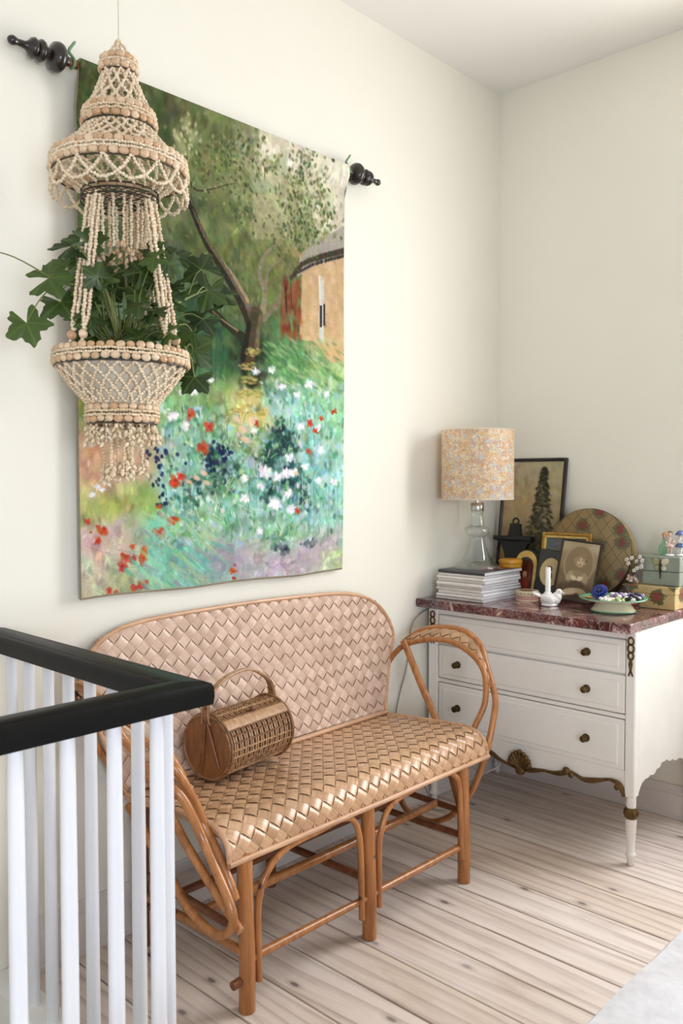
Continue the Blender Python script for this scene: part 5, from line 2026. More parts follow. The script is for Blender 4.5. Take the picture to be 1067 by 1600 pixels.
# footed plate
M_PLATE = plain('cream_glaze', (226, 224, 196), .2, var=.03, coat=.4)
M_GRIM = plain('green_glaze', (92, 168, 132), .22, var=.15, scale=20, coat=.4)
PX, PY = .790, -.385
e = thing('footed_plate', (PX, PY, ZT2), 'cream footed plate with a green rim at the right of the chest', 'plate')
g = G()
pr = [(.078, 0), (.084, .002), (.085, .006), (.080, .010), (.072, .020), (.064, .032), (.058, .040)]
n = 72
for r, h in pr:
    for k in range(n):
        a = 2 * math.pi * k / n
        rr = r * (1 + (.016 * math.cos(a * 36) if .012 < h < .038 else 0))
        g.v.append(Vector((rr * math.cos(a), rr * math.sin(a), h)))
for i in range(len(pr) - 1):
    for k in range(n):
        g.f.append((i * n + k, i * n + (k + 1) % n, (i + 1) * n + (k + 1) % n, (i + 1) * n + k))
g.f.append(tuple(reversed(range(n))))
link('foot', mesh('foot', g.v, g.f, M_PLATE, True, 60), e)
g = G().lathe([(.0, .038), (.06, .038), (.10, .042), (.126, .051), (.127, .053), (.122, .054), (.10, .047), (.07, .0435), (0, .043)], (0, 0, 0), 64, cap=False)
link('dish', mesh('dish', g.v, g.f, M_PLATE), e)
g = G().lathe([(.108, .0495), (.128, .0535), (.1295, .055), (.127, .0568), (.118, .0545), (.106, .0508)], (0, 0, 0), 64, cap=False)
g.f += []
link('green_rim', mesh('green_rim', g.v, g.f, M_GRIM), e)
g = G().tube([(.0845 * math.cos(t * math.pi / 30), .0845 * math.sin(t * math.pi / 30), .005) for t in range(60)], .0028, 6, closed=True)
link('green_foot_line', mesh('green_foot_line', g.v, g.f, M_GRIM), e)

ZP = ZT2 + .0435
M_BLUE = plain('blue_enamel', (40, 56, 138), .35, var=.25, scale=60)
M_DBLUE = plain('navy_bead', (34, 38, 78), .25, var=.2)
M_LILAC = plain('lilac_bead', (150, 132, 170), .3, var=.2, scale=40)
M_SHELLW = plain('white_bead', (226, 222, 216), .3, var=.05)
M_AMBER = plain('amber', (206, 150, 84), .25, var=.2)
M_YB = plain('yellow_bead', (206, 190, 110), .3, var=.15)
M_BLK = plain('black_bead', (26, 24, 28), .25)
M_GRN = plain('green_bead', (120, 150, 92), .3, var=.2)
# blue flower brooch: two whorls of petals
e = thing('flower_brooch', (PX - .046, PY - .022, ZP + .004), 'large dark blue daisy brooch on the footed plate', 'brooch')
for layer, (nn, L, zz2, tl) in enumerate(((18, .034, .024, 10), (14, .026, .030, 25))):
    g = G().ball((L * .6, 0, 0), L * .5, .0055, .0035, 8, 5)
    pm_ = mesh('petal', g.v, g.f, M_BLUE)
    for k in range(nn):
        a = 2 * math.pi * (k + .5 * layer) / nn
        link('petal', pm_, e, (0, 0, zz2), (Matrix.Rotation(math.radians(52), 3, 'X') @ Matrix.Rotation(a, 3, 'Z') @ Matrix.Rotation(math.radians(-tl), 3, 'Y')))
g = G().ball((0, -.010, .034), .010, .008, .010, 12, 7)
link('centre', mesh('centre', g.v, g.f, M_DBLUE), e)
g = G().lathe([(0, 0), (.02, 0), (.018, .012), (0, .02)], (0, .006, 0), 16, cap=False)
link('clasp', mesh('clasp', g.v, g.f, M_DBLUE), e)


def beads(name, label, pos, mt, kind, n, r, spread, group=None):
    e = thing(name, pos, label, kind, group)
    rr = random.Random(name + label)
    k = 0
    m2 = None
    for k in range(n):
        a = 2 * math.pi * k / n
        g = G().ball((0, 0, 0), r * rr.uniform(.8, 1.2), r * rr.uniform(.7, 1.1), r * rr.uniform(.7, 1.0), 10, 6)
        link('bead', mesh('bead', g.v, g.f, mt if not isinstance(mt, list) else mt[k % len(mt)]), e, (spread * math.cos(a) * rr.uniform(.75, 1.1), spread * .7 * math.sin(a), r * (1 + .5 * (k % 2))))
    return e


beads('bracelet', 'coil of white beads at the front of the footed plate', (PX + .0, PY - .062, ZP), M_SHELLW, 'jewellery', 9, .008, .020)
beads('bracelet', 'lilac and white bead bracelet behind the blue brooch', (PX + .016, PY + .014, ZP + .004), [M_LILAC, M_SHELLW, M_LILAC], 'jewellery', 12, .011, .030)
beads('bracelet', 'yellow and green bead bracelet at the front of the plate', (PX + .040, PY - .046, ZP), [M_YB, M_GRN, M_SHELLW], 'jewellery', 9, .008, .020)
beads('bracelet', 'black and white bead bracelet at the right of the plate', (PX + .078, PY - .004, ZP + .002), [M_BLK, M_SHELLW, M_BLK], 'jewellery', 12, .0095, .028)
beads('bracelet', 'navy and violet bead bracelet at the back of the plate', (PX + .062, PY + .052, ZP + .004), [M_DBLUE, M_LILAC, M_DBLUE], 'jewellery', 12, .011, .030)
e = thing('amber_brooch', (PX - .082, PY - .040, ZP + .0045), 'oval amber piece at the left of the footed plate', 'jewellery')
g = G().ball((0, 0, .004), .022, .014, .005, 14, 6)
link('stone', mesh('stone', g.v, g.f, M_AMBER), e)
g = G().tube([(.022 * math.cos(t * math.pi / 12), .014 * math.sin(t * math.pi / 12), .003) for t in range(24)], .0015, 6, closed=True)
link('setting', mesh('setting', g.v, g.f, M_BRASS), e)
e = thing('pinecone_ornament', (PX + .014, PY + .075, ZP + .004), 'small dark cone ornament at the back of the footed plate', 'ornament')
for k in range(26):
    t = k / 26
    a = k * 2.4
    r = .020 * (1 - t * .75)
    g = G().ball((0, 0, 0), .0085 * (1 - t * .4), .006, .003, 8, 4)
    link('scale', mesh('scale', g.v, g.f, M_FBROWN), e, (r * math.cos(a), r * math.sin(a), .006 + .042 * t), (0, .5, a))

# floral paper box, metal box, figurines
M_FLB = hatbox('floral_box_paper', (196, 170, 118), (190, 164, 112), (142, 66, 54))
e = thing('floral_box', (.864, -.128, ZT2), 'rectangular cream box with red flower print under the metal box', 'box')
for nm, a, b in (('box_base', (-.115, -.082, 0), (.098, .082, .066)), ('lid', (-.118, -.085, .060), (.101, .085, .0895))):
    g = G().box(a, b, .002)
    link(nm, mesh(nm, g.v, g.f, M_FLB, True, 30), e)
M_TIN = plain('grey_green_metal', (146, 154, 142), .38, .35, var=.08, scale=20)
ZB = ZT2 + .0898
e = thing('metal_box', (.888, -.112, ZB), 'grey-green metal box with a butterfly on its front', 'box')
g = G().box((-.078, -.060, 0), (.076, .060, .056), .003)
link('box_base', mesh('box_base', g.v, g.f, M_TIN, True, 30), e)
g = G().box((-.079, -.061, .0568), (.077, .061, .118), .003)
link('lid', mesh('lid', g.v, g.f, M_TIN, True, 30), e)
bt = thing('butterfly', (0, -.0615, .062), None, None)
bt.parent = e
M_BW = plain('butterfly_cream', (206, 200, 170), .5, var=.15, scale=60)
M_BW2 = plain('butterfly_ochre', (156, 150, 110), .5, var=.2, scale=60)
for s, mt in ((-1, M_BW2), (1, M_BW)):
    for ang, L, ww, z in ((28, .034, .014, .026), (-12, .022, .011, .012)):
        g = G().ball((s * L * .55, 0, 0), L * .55, .0025, ww, 12, 6)
        g.xf(Matrix.Translation((s * .002, -.003, z)) @ Matrix.Rotation(-s * math.radians(ang), 4, 'Y'))
        link('wing', mesh('wing', g.v, g.f, mt), bt)
g = G().tube([(0, -.005, .044), (0, -.006, .02), (0, -.004, -.034)], [.002, .0045, .0015], 8)
link('butterfly_body', mesh('butterfly_body', g.v, g.f, M_BLK), bt)
ZC = ZB + .1184
M_SKIN = plain('porcelain_pink', (220, 190, 178), .3, var=.08, scale=60)
M_PBLUE = plain('porcelain_blue', (84, 104, 150), .3, var=.15)
M_GG = clearglass('green_bottle_glass', (.62, .86, .74))
e = thing('glass_bottle', (.868, -.088, ZC + .0003), 'small round green glass bottle on the metal box', 'bottle')
g = G().lathe([(0, 0), (.018, 0), (.024, .008), (.026, .024), (.022, .040), (.011, .050), (.009, .062), (.0115, .064), (.0115, .068), (.006, .069)], (0, 0, 0), 28, cap=False)
link('bottle_body', mesh('bottle_body', g.v, g.f, M_GG), e)
g = G().lathe([(.006, .066), (.008, .074), (.011, .080), (.008, .090), (.0, .092)], (0, 0, 0), 16, cap=False)
link('stopper', mesh('stopper', g.v, g.f, M_AMBER), e)


def figurine(name, loc, label, dress, hat):
    e = thing(name, loc, label, 'figurine')
    g = G().lathe([(0, 0), (.019, 0), (.020, .004), (.012, .008), (.0, .009)], (0, 0, 0), 20, cap=False)
    link('base', mesh('base', g.v, g.f, M_PORC), e)
    g = G()
    for s in (-1, 1):
        g.tube([(s * .005, 0, .007), (s * .006, -.001, .022), (s * .005, 0, .04)], [.004, .0042, .006], 8)
    g.ball((0, 0, .056), .0105, .009, .017, 12, 7)
    g.tube([(0, 0, .068), (0, 0, .078)], .0045, 8)
    g.tube([(.009, 0, .066), (.018, -.004, .058), (.012, -.012, .052)], [.0045, .004, .003], 8)
    g.tube([(-.009, 0, .066), (-.019, -.004, .074), (-.020, -.008, .084)], [.0045, .004, .003], 8)
    link('body', mesh('body', g.v, g.f, M_SKIN if not hat else M_PORC), e)
    g = G().lathe([(.009, .052), (.016, .044), (.020, .036), (.018, .036), (.008, .050)], (0, 0, 0), 16, cap=False)
    link('dress', mesh('dress', g.v, g.f, dress), e)
    g = G().ball((0, 0, .086), .0085, .009, .0105, 12, 8)
    g.ball((0, -.009, .085), .0018, .002, .0018, 6, 4)
    for s in (-1, 1):
        g.ball((s * .0085, 0, .086), .0015, .002, .0025, 6, 4)
    hd = link('head', mesh('head', g.v, g.f, M_SKIN), e)
    g = G()
    for s in (-1, 1):
        g.ball((s * .0032, -.0085, .088), .0010, .0008, .0010, 6, 4)
    link('eyes', mesh('eyes', g.v, g.f, M_BLK), hd)
    if hat:
        g = G().lathe([(.0195, .084), (.016, .092), (.010, .100), (.0, .104)], (0, 0, 0), 18, cap=False)
        link('hat', mesh('hat', g.v, g.f, hat), e)
    else:
        g = G().ball((0, .003, .092), .0098, .0095, .0085, 12, 7)
        link('hair', mesh('hair', g.v, g.f, M_TINB), hd)
    return e


figurine('figurine', (.905, -.128, ZC + .0003), 'white porcelain child figurine with raised arm beside the green bottle', M_SKIN, None)
figurine('figurine', (.938, -.108, ZC + .0003), 'white porcelain figurine in a blue hat at the end of the metal box', M_PBLUE, M_PBLUE)

# blossoming twig ornament
M_TWIG = plain('twig_brown', (92, 62, 40), .6, var=.2)
M_BLOS = plain('blossom_white', (226, 218, 210), .5, var=.08, scale=60)
M_CORAL = plain('coral_pink', (206, 176, 162), .5, var=.2, scale=60)
e = thing('blossom_ornament', (.772, -.185, ZT2 + .0898), 'little branch of white blossoms on a coral stone', 'ornament')
for k in range(11):
    g = G()
    rr = random.Random(k)
    g.ball((rr.uniform(-.022, .022), rr.uniform(-.012, .012), rr.uniform(.008, .034)), rr.uniform(.006, .010), .007, rr.uniform(.006, .011), 8, 5)
    link('coral_lobe', mesh('coral_lobe', g.v, g.f, M_CORAL if k % 3 else M_BLOS), e)
tips = [(-.018, -.006, .098), (.004, -.008, .106), (.034, 0, .112), (.046, -.004, .098), (.038, .006, .080), (.028, -.01, .066), (-.010, -.008, .083), (.044, -.006, .072), (.016, -.01, .056), (.020, .004, .092)]
for i, tpt in enumerate(tips):
    g = G().tube(smoothpts([(.006, 0, .028), (tpt[0] * .4 + .006, tpt[1] * .5, .05 + tpt[2] * .15), tpt], 4), [.0022] * 5 + [.0014] * 3 + [.001], 5)
    link('twig', mesh('twig', g.v, g.f, M_TWIG), e)
    fl = thing('blossom', tpt, None, None)
    fl.parent = e
    g = G().ball((.0055, 0, 0), .005, .0035, .0015, 8, 4)
    pmm = mesh('petal', g.v, g.f, M_BLOS)
    for k in range(5):
        link('petal', pmm, fl, (0, -.001, 0), Matrix.Rotation(math.radians(70), 3, 'X') @ Matrix.Rotation(2 * math.pi * k / 5 + i, 3, 'Z'))
    g = G().ball((0, -.002, 0), .002, .002, .002, 6, 4)
    link('blossom_eye', mesh('blossom_eye', g.v, g.f, M_FBROWN), fl)

# ================================================================== hanging shell planter
PCX, PCY = .33, -2.286
PLT = thing('hanging_planter', (PCX, PCY, 1.394), 'tiered hanging planter of strung seashells in front of the tapestry', 'planter')
PO = Vector(PLT.location)


def shellmat(name, a, b, rough=.35):
    t = NT(name)
    oi = t.n('ShaderNodeObjectInfo')
    co = t.coords('Object', jitter=True)
    f = t.noise(co, 90, 3)
    c = t.ramp(oi.outputs['Random'], [(0, lin(a)), (1, lin(b))])
    c = t.mix(t.ramp(f, [(.35, (.35, .35, .35)), (.6, (0, 0, 0))]), c, tuple(x * .55 for x in lin(a)))
    t.col(c)
    t.set(Roughness=rough)
    return t.m


M_SHB = shellmat('big_shell', (200, 160, 120), (232, 208, 178), .3)
M_SHS = shellmat('small_shell', (230, 206, 172), (244, 228, 202), .35)
M_WIRE = plain('planter_wire', (52, 44, 34), .5)
M_CORD = plain('planter_cord', (200, 190, 166), .8)

# cowrie-like shell
g = G()
n, m_ = 10, 6
g.ball((0, 0, 0), .0118, .0072, .0088, n, m_)
for i, p in enumerate(g.v):
    if p.y < -.003:
        p.y = -.003
SHELL = mesh('shell', g.v, g.f, M_SHB)


def ring(z, r, cnt, sc=1.0, ph=0.0):
    for k in range(cnt):
        a = 2 * math.pi * (k + ph) / cnt
        q = sc * R.uniform(.88, 1.08)
        link('shell', SHELL, PLT, (r * math.cos(a), r * math.sin(a), z + R.uniform(-.0015, .0015) - PO.z), (0, R.uniform(-.2, .2), a + math.pi / 2 + math.pi), (q, q, q * R.uniform(.9, 1.1)))


def spindle(g, p, d, L, r, rr):
    """little pointed shell"""
    d = d.normalized()
    a = Vector((0, 0, 1)) if abs(d.z) < .8 else Vector((1, 0, 0))
    u = (a - d * a.dot(d)).normalized()
    w = d.cross(u)
    t0 = rr.uniform(0, 6.28)
    v = [p - d * L * .5]
    for h, q in ((-.18, 1.0), (.2, .72)):
        for k in range(4):
            an = t0 + k * math.pi / 2
            v.append(p + d * (L * h) + u * (math.cos(an) * r * q) + w * (math.sin(an) * r * q))
    v.append(p + d * L * .5)
    f = [(0, 1 + (k + 1) % 4, 1 + k) for k in range(4)] + [(1 + k, 1 + (k + 1) % 4, 5 + (k + 1) % 4, 5 + k) for k in range(4)] + [(9, 5 + k, 5 + (k + 1) % 4) for k in range(4)]
    g.add(v, f)


def strand(pts, name='shell_strand', L=.0125, r=.0046, parent=None, mat=None):
    """a string of small shells along pts"""
    P = [Vector(p) for p in pts]
    cum = [0]
    for a, b in zip(P, P[1:]):
        cum.append(cum[-1] + (b - a).length)
    tot = cum[-1]
    cnt = max(2, int(tot / (L * .62)))
    g = G()
    i = 0
    for k in range(cnt):
        s = tot * (k + .5) / cnt
        while i < len(cum) - 2 and cum[i + 1] < s:
            i += 1
        p = P[i].lerp(P[i + 1], (s - cum[i]) / max(1e-9, cum[i + 1] - cum[i]))
        d = (P[i + 1] - P[i]).normalized()
        side = Vector((R.gauss(0, 1), R.gauss(0, 1), R.gauss(0, 1)))
        side = (side - d * side.dot(d)).normalized()
        dd = d + side * .45 * (1 if k % 2 else -1)
        spindle(g, p + side * .0011, dd, L * R.uniform(.85, 1.15), r * R.uniform(.85, 1.15), R)
    g.v = [p - PO for p in g.v]
    return link(name, mesh(name, g.v, g.f, mat or M_SHS), parent or PLT)


def cp(r, a, z):
    return Vector((PCX + r * math.cos(a), PCY + r * math.sin(a), z))


def band(z0, r0, z1, r1, cnt, sc, beadrows=2):
    """two rows of big shells with rows of little shells between, on a wire"""
    ring(z0, r0, cnt, sc)
    ring(z1, r1, cnt, sc, .5)
    for k in range(beadrows):
        t = (k + 1) / (beadrows + 1)
        r, z = r0 + (r1 - r0) * t + .003, z0 + (z1 - z0) * t
        strand([cp(r, a * math.pi / 30, z) for a in range(61)], 'bead_row', .0115, .0048)
    G().tube([cp((r1 if z1 < z0 else r0) - .002, a * math.pi / 20, min(z0, z1) - .010) for a in range(40)], .0022, 6, closed=True).obj('wire_ring', M_WIRE, PLT)


def lattice(z0, r0, z1, r1, cnt, tw, sag=.0, name='lattice_strand'):
    for s in (-1, 1):
        for k in range(cnt):
            a0 = 2 * math.pi * k / cnt
            pts = []
            for i in range(9):
                t = i / 8
                r = r0 + (r1 - r0) * (t - sag * math.sin(math.pi * t))
                pts.append(cp(r, a0 + s * tw * t, z0 + (z1 - z0) * t))
            strand(pts, name, .0135, .0052)


ZCR, ZMI, ZLO, ZIN, ZRI, ZBO = 2.486, 2.346, 2.222, 2.150, 1.735, 1.585
# hanging cord and the apex strings
g = G().tube([(PCX, PCY, 2.552), (PCX, PCY, H - .012)], .0011, 5)
g.obj('hanging_cord', M_CORD, PLT)
G().lathe([(.012, H - .004), (.010, H - .001)], (PCX, PCY, 0), 12).obj('ceiling_hook', M_WIRE, PLT)
for k in range(4):
    a = math.pi / 4 + k * math.pi / 2
    strand([cp(.003, a, 2.552), cp(.018, a, 2.53), cp(.038, a, ZCR + .012)], 'apex_strand')
band(ZCR + .014, .042, ZCR - .010, .046, 13, 1.05, 1)
lattice(ZCR - .018, .041, ZMI + .024, .083, 14, .85, .10)
band(ZMI + .018, .088, ZMI - .010, .092, 24, 1.05)
lattice(ZMI - .018, .082, ZLO + .026, .158, 24, .62, .08)
band(ZLO + .020, .168, ZLO - .010, .172, 44, 1.08)
# scalloped loops below the lower tier
NL = 16
for k in range(NL):
    a0, a1 = 2 * math.pi * k / NL, 2 * math.pi * (k + 2) / NL
    pts = []
    for i in range(13):
        t = i / 12
        a = a0 + (a1 - a0) * t
        pts.append(cp(.170 + .002 * math.sin(math.pi * t), a, ZLO - .016 - .058 * math.sin(math.pi * t) ** .8))
    strand(pts, 'scallop_loop', .0135, .0054)
# inner lattice running back to the small wire basket ring
for k in range(20):
    a = 2 * math.pi * k / 20
    strand([cp(.160, a, ZLO - .008), cp(.128, a + .22, ZLO - .036), cp(.098, a + .42, ZIN + .012)], 'inner_strand', .013, .0048)
for zq, rq in ((ZIN + .012, .097), (ZIN - .014, .099), (ZIN, .098)):
    G().tube([cp(rq, a * math.pi / 20, zq) for a in range(40)], .0024, 6, closed=True).obj('wire_ring', M_WIRE, PLT)
g = G()
for k in range(-5, 6):
    q = .098 * math.sqrt(max(0, 1 - (k / 6) ** 2))
    g.tube([(PCX + .098 * k / 6, PCY - q, ZIN), (PCX + .098 * k / 6, PCY + q, ZIN)], .0012, 4)
    g.tube([(PCX - q, PCY + .098 * k / 6, ZIN), (PCX + q, PCY + .098 * k / 6, ZIN)], .0012, 4)
g.obj('wire_mesh', M_WIRE, PLT)
# inner tassels of shells
for k in range(12):
    a = 2 * math.pi * k / 12 + .1
    r = .072 if k % 2 else .046
    zb = ZIN - .135 - (.02 if k % 3 == 0 else 0)
    strand([cp(r, a, ZIN), cp(r * .96, a, (ZIN + zb) / 2), cp(r * .93, a, zb)], 'inner_tassel', .0135, .0052)
    g = G()
    for q in range(7):
        an = R.uniform(0, 6.28)
        p = cp(r * .93, a, zb - .004) + Vector((.012 * math.cos(an), .012 * math.sin(an), R.uniform(-.026, .012)))
        spindle(g, p, Vector((math.cos(an) * .5, math.sin(an) * .5, -1)), .022, .0068, R)
    g.v = [p - PO for p in g.v]
    link('tassel_shells', mesh('tassel_shells', g.v, g.f, M_SHB), PLT)['kind'] = 'stuff'
# rope-like suspension strands in pairs
for a in [math.radians(q) for q in (-82, -68, 14, 28, 110, 124)]:
    top_, bot = (cp(.092, a, ZIN - .008), cp(.150, a, ZRI + .052))
    u = Vector((-math.sin(a), math.cos(a), 0))
    w = Vector((math.cos(a), math.sin(a), 0))
    for q in range(4):
        o_ = u * (.0078 * math.cos(q * math.pi / 2)) + w * (.0078 * math.sin(q * math.pi / 2))
        pts = [top_ + o_ * .3] + [top_.lerp(bot, t) + o_ for t in (.06, .3, .6, .9)] + [bot + o_ * .2]
        strand(pts, 'suspension_strand', .0138, .0058)
    b2 = cp(.160, a, ZRI + .030)
    link('end_shell', SHELL, PLT, bot.lerp(b2, .5) - PO, (0, math.pi / 2, a), (1.1, 1.5, 1.5))
    strand([b2, cp(.165, a, ZRI + .014)], 'suspension_knot', .012, .005)
# basket
band(ZRI + .014, .168, ZRI - .014, .171, 44, 1.08)
for s in (-1, 1):
    for k in range(26):
        a0 = 2 * math.pi * k / 26
        pts = [cp(.164 + (.088 - .164) * t + .004 * math.sin(math.pi * t), a0 + s * (.10 + .62 * t), ZRI - .022 + (ZBO + .030 - ZRI + .022) * t) for t in [i / 8 for i in range(9)]]
        strand(pts, 'basket_strand', .0135, .0050)
band(ZBO + .020, .089, ZBO - .010, .090, 24, 1.08)
# tassels under the basket
for k in range(18):
    a = 2 * math.pi * k / 18
    r = .084
    zb = ZBO - .060 - R.uniform(0, .012)
    strand([cp(r, a, ZBO - .014), cp(r * 1.02, a, zb)], 'short_tassel', .012, .0038)
    g = G()
    for q in range(9):
        an = R.uniform(0, 6.28)
        p = cp(r * 1.02, a, zb + R.uniform(-.01, .036)) + Vector((.010 * math.cos(an), .010 * math.sin(an), 0))
        spindle(g, p, Vector((math.cos(an) * .8, math.sin(an) * .8, -1)), .020, .0055, R)
    g.v = [p - PO for p in g.v]
    link('tassel_shells', mesh('tassel_shells', g.v, g.f, M_SHS), PLT)['kind'] = 'stuff'
for k in range(9):
    a = 2 * math.pi * k / 9 + .2
    r = .052 if k % 2 else .03
    zb = 1.425 + R.uniform(-.012, .012)
    strand([cp(r, a, ZBO - .010), cp(r, a + .05, 1.5), cp(r * 1.0, a, zb)], 'long_tassel', .0135, .0052)
    g = G()
    for q in range(11):
        an = R.uniform(0, 6.28)
        p = cp(r, a, zb + R.uniform(-.012, .034)) + Vector((.010 * math.cos(an), .010 * math.sin(an), 0))
        spindle(g, p, Vector((math.cos(an) * .7, math.sin(an) * .7, -1)), .022, .0062, R)
    g.v = [p - PO for p in g.v]
    link('tassel_shells', mesh('tassel_shells', g.v, g.f, M_SHS), PLT)['kind'] = 'stuff'
g = G()
for k in range(6):
    a = math.pi * k / 6
    g.tube([cp(.086, a, ZBO - .012), cp(.086, a + math.pi, ZBO - .012)], .0016, 5)
g.obj('bottom_wires', M_WIRE, PLT)

# translucent plastic bowl and teal pot inside
tb = NT('milky_plastic')
tb.col(lin((236, 228, 212))).set(Roughness=.16, Transmission_Weight=.25)
e = thing('plastic_bowl', (PCX, PCY, ZBO + .004), 'milky plastic bowl inside the shell planter', 'bowl')
bw = [(.0, .006), (.070, .006), (.080, .014), (.118, .075), (.147, .122), (.150, .124), (.147, .122), (.115, .077), (.077, .018), (.0, .010)]
g = G().lathe([(r * .98, h) for r, h in bw], (0, 0, 0), 44, cap=False)
link('bowl_wall', mesh('bowl_wall', g.v, g.f, tb.m), e)
M_TEAL = plain('teal_plastic', (66, 150, 160), .35, var=.15)
M_SOIL = plain('potting_soil', (44, 32, 24), .95, var=.4, scale=60, bump=.5)
e = thing('flower_pot', (PCX, PCY, ZBO + .0185), 'teal plastic pot holding the ivy-leaved plant', 'pot')
g = G().lathe([(.0, 0), (.058, 0), (.074, .125), (.078, .126), (.078, .140), (.073, .140), (.070, .115)], (0, 0, 0), 36, cap=False)
link('pot_wall', mesh('pot_wall', g.v, g.f, M_TEAL, True, 40), e)
g = G().lathe([(.0705, .115), (.05, .118), (.0, .12)], (0, 0, 0), 24, cap=False)
link('soil', mesh('soil', g.v, g.f, M_SOIL), e)

# ------------------------------------------------------------------ the plant
def leafmat(name, a, b):
    t = NT(name)
    oi = t.n('ShaderNodeObjectInfo')
    c = t.ramp(oi.outputs['Random'], [(0, lin(a)), (1, lin(b))])
    at = t.n('ShaderNodeAttribute', attribute_name='vein')
    c = t.mix(t.ramp(at.outputs['Fac'], [(.0, (.55, .55, .55)), (.25, (0, 0, 0))]), c, tuple(min(1, x * 2.0) for x in lin(b)))
    t.col(c)
    t.set(Roughness=.42)
    tr = t.n('ShaderNodeBsdfTranslucent')
    t.l(c, tr.inputs[0])
    mx = t.n('ShaderNodeMixShader', inp={0: .25})
    t.l(t.b.outputs[0], mx.inputs[1])
    t.l(tr.outputs[0], mx.inputs[2])
    t.l(mx.outputs[0], t.t.nodes['Material Output'].inputs[0])
    return t.m


M_LEAF = leafmat('plant_leaf', (34, 54, 22), (70, 94, 38))
M_STEM = plain('plant_stem', (110, 120, 62), .5, var=.2)


def leafmesh(seed):
    rr = random.Random(seed)
    n = 50
    prof = []
    for k in range(n + 1):
        a = -math.radians(158) + math.radians(316) * k / n
        lobe = .88 + .12 * abs(math.cos(a * 5 / 2 * .98)) ** .7
        tooth = 1 + .06 * (1 if (k % 4 in (1, 2)) else -1) * (.6 + .4 * abs(math.cos(a * 2.5)))
        depth = 1 - .30 * abs(math.sin(a * 2.5 * .98)) ** 2.2
        prof.append((a, depth * tooth * lobe * (1 - .14 * (abs(a) / math.pi) ** 2) * rr.uniform(.95, 1.05)))
    v = [(0, 0, 0)]
    ve = [0]
    for fr in (.5, 1.0):
        for a, r in prof:
            x, y_ = math.sin(a) * r * fr, math.cos(a) * r * fr
            vein = abs(math.sin(a * 2.5 * .98))
            z = .10 * fr * fr * (vein - .4) - .16 * fr * fr + .04 * math.sin(a * 3 + seed)
            v.append((x, y_, z))
            ve.append(vein)
    f = [(0, 1 + k, 2 + k) for k in range(n)]
    b = 1 + n + 1
    f += [(1 + k, b + k, b + k + 1, 2 + k) for k in range(n)]
    me = mesh('leaf', v, [q[::-1] for q in f], M_LEAF)
    at = me.attributes.new('vein', 'FLOAT', 'POINT')
    at.data.foreach_set('value', ve)
    return me


LM = [leafmesh(s) for s in range(4)]
plant = thing('ivy_plant', (PCX, PCY, ZBO + .17), 'trailing green plant with lobed leaves growing in the shell planter', 'plant')
PLO = Vector(plant.location)
to_cam = Vector((2.274 - PCX, -3.502 + PCY * 0 + 0 - PCY, 1.42 - 1.9)).normalized()


def leaf(pos, size, face, twist, stem_from=None, rad=.0016):
    """leaf blade at pos (its stalk end), turned to look along face"""
    pos = Vector(pos)
    z = Vector(face).normalized()
    t = Vector((0, 0, 1)) - z * z.z
    if t.length < .1:
        t = Vector((1, 0, 0)) - z * z.x
    t.normalize()
    s = t.cross(z)
    d = (t * math.cos(twist) + s * math.sin(twist)).normalized()
    x = d.cross(z)
    Mx = Matrix((x, d, z)).transposed()
    o = link('leaf', LM[R.randrange(4)], plant, pos - PLO, Mx, (size, size, size))
    if stem_from is not None:
        a = Vector(stem_from)
        mid = a.lerp(pos, .55) + Vector((0, 0, .015))
        g = G().tube(smoothpts([a, mid, pos], 5), [rad * 1.3 - rad * .5 * i / 10 for i in range(11)], 5)
        g.obj('leaf_stalk', M_STEM, plant)
    return o


# main stems out of the pot
root = Vector((PCX, PCY, ZBO + .175))
stems = [
    [root, (.34, -2.31, 1.84), (.335, -2.38, 1.90), (.32, -2.455, 1.908)],
    [root + Vector((.02, 0, 0)), (.37, -2.22, 1.84), (.36, -2.13, 1.90), (.33, -2.03, 1.95)],
    [root + Vector((0, .02, 0)), (.31, -2.25, 1.86), (.31, -2.26, 1.96), (.32, -2.27, 2.03)],
    [root + Vector((-.02, 0, 0)), (.28, -2.20, 1.83), (.26, -2.12, 1.87), (.25, -2.06, 1.86)],
    [root + Vector((.02, .02, 0)), (.40, -2.25, 1.82), (.42, -2.18, 1.80), (.40, -2.11, 1.74)],
    [root + Vector((.01, -.02, 0)), (.38, -2.34, 1.84), (.38, -2.38, 1.93), (.35, -2.42, 2.0)],
]
for s_ in stems:
    P = smoothpts(s_, 6)
    G().tube(P, [.006 - .003 * i / len(P) for i in range(len(P))], 7).obj('stem', M_STEM, plant)
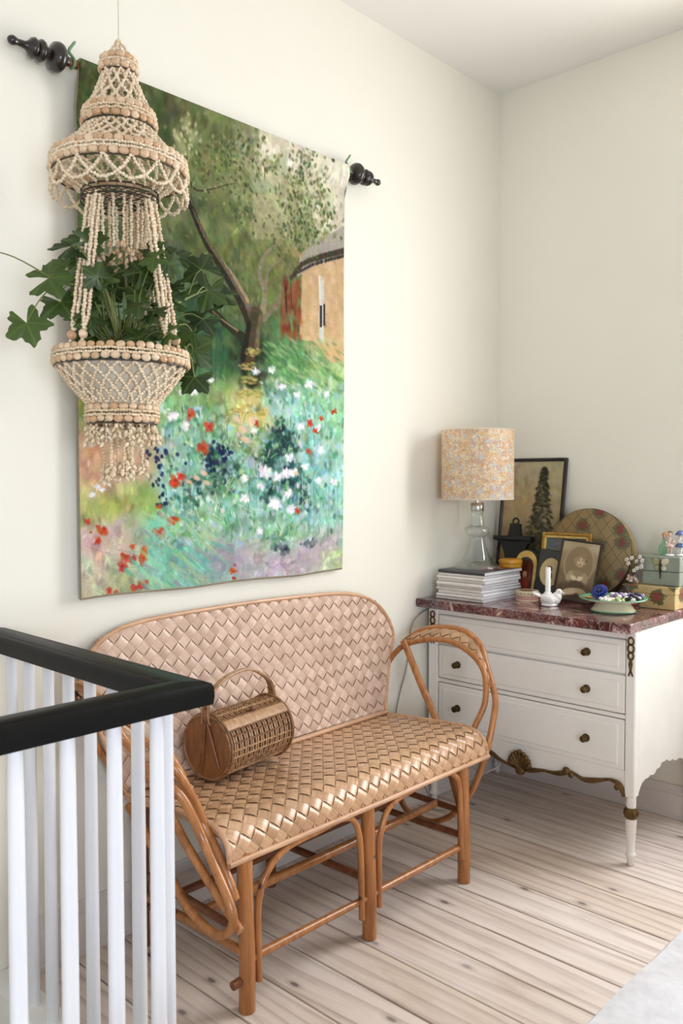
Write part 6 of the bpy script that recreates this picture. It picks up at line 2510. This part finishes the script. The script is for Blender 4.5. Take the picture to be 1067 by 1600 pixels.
# the stray leaves on the left, seen against the wall
LE = [((.30, -2.530, 1.800), .060, (.8, -.6, .35), 2.75, (.31, -2.455, 1.906)), ((.31, -2.478, 1.915), .062, (.75, -.6, .45), 1.3, (.32, -2.44, 1.908)), ((.31, -2.445, 1.862), .062, (.7, -.5, .6), 2.6, (.32, -2.43, 1.905)),
      ((.33, -2.425, 2.000), .060, (.6, -.4, .8), 1.0, (.34, -2.41, 1.94)), ((.34, -2.39, 2.02), .058, (.8, -.6, .5), -.2, (.36, -2.39, 1.95)), ((.31, -2.655, 1.955), .05, (.8, -.6, .4), 1.6, (.31, -2.455, 1.912)),
      ((.33, -2.40, 1.86), .05, (.7, -.6, .5), 2.3, (.33, -2.40, 1.90)),
      # right side against the tapestry
      ((.33, -2.025, 2.015), .064, (.8, -.6, .3), -.9, (.34, -2.08, 1.93)), ((.34, -1.955, 1.952), .052, (.7, -.6, .6), -1.4, (.34, -2.04, 1.945)), ((.34, -2.01, 1.955), .062, (.8, -.65, .2), 3.4, (.34, -2.05, 1.94)),
      ((.33, -2.02, 1.875), .058, (.8, -.5, .5), -2.4, (.30, -2.10, 1.87)), ((.35, -2.07, 1.78), .066, (.8, -.6, .2), -2.7, (.41, -2.14, 1.77)), ((.38, -2.09, 1.70), .058, (.7, -.6, .5), -2.6, (.40, -2.12, 1.745)),
      ((.33, -2.055, 1.83), .060, (.85, -.5, .4), -2.0, (.36, -2.13, 1.84)), ((.32, -2.11, 2.035), .055, (.7, -.6, .6), -.4, (.35, -2.13, 1.92))]
for p, sz, fc, tw, sf in LE:
    leaf(p, sz, fc, tw, sf)
# the bushy middle
for k in range(64):
    a = R.uniform(0, 2 * math.pi)
    rr_ = .16 * math.sqrt(R.uniform(.05, 1))
    z = R.uniform(1.80, 2.02) - .12 * (rr_ / .16) ** 2 * R.uniform(0, .6)
    p = (PCX + rr_ * math.cos(a), PCY + rr_ * math.sin(a), z)
    fc = (.6 + R.gauss(0, .35), -.45 + R.gauss(0, .35), .45 + R.gauss(0, .3))
    leaf(p, R.uniform(.034, .052), fc, R.uniform(-2.6, 2.6), (PCX + rr_ * .35 * math.cos(a), PCY + rr_ * .35 * math.sin(a), 1.76 + .3 * (z - 1.76)))
# thin upright petioles in front
for k in range(26):
    a = R.uniform(-2.6, .6)
    g = G().tube(smoothpts([root + Vector((R.uniform(-.05, .05), R.uniform(-.05, .05), 0)), cp(.07, a, 1.80), cp(.13 * R.uniform(.6, 1), a, R.uniform(1.81, 1.93))], 5), .0014, 5)
    g.obj('petiole', M_STEM, plant)
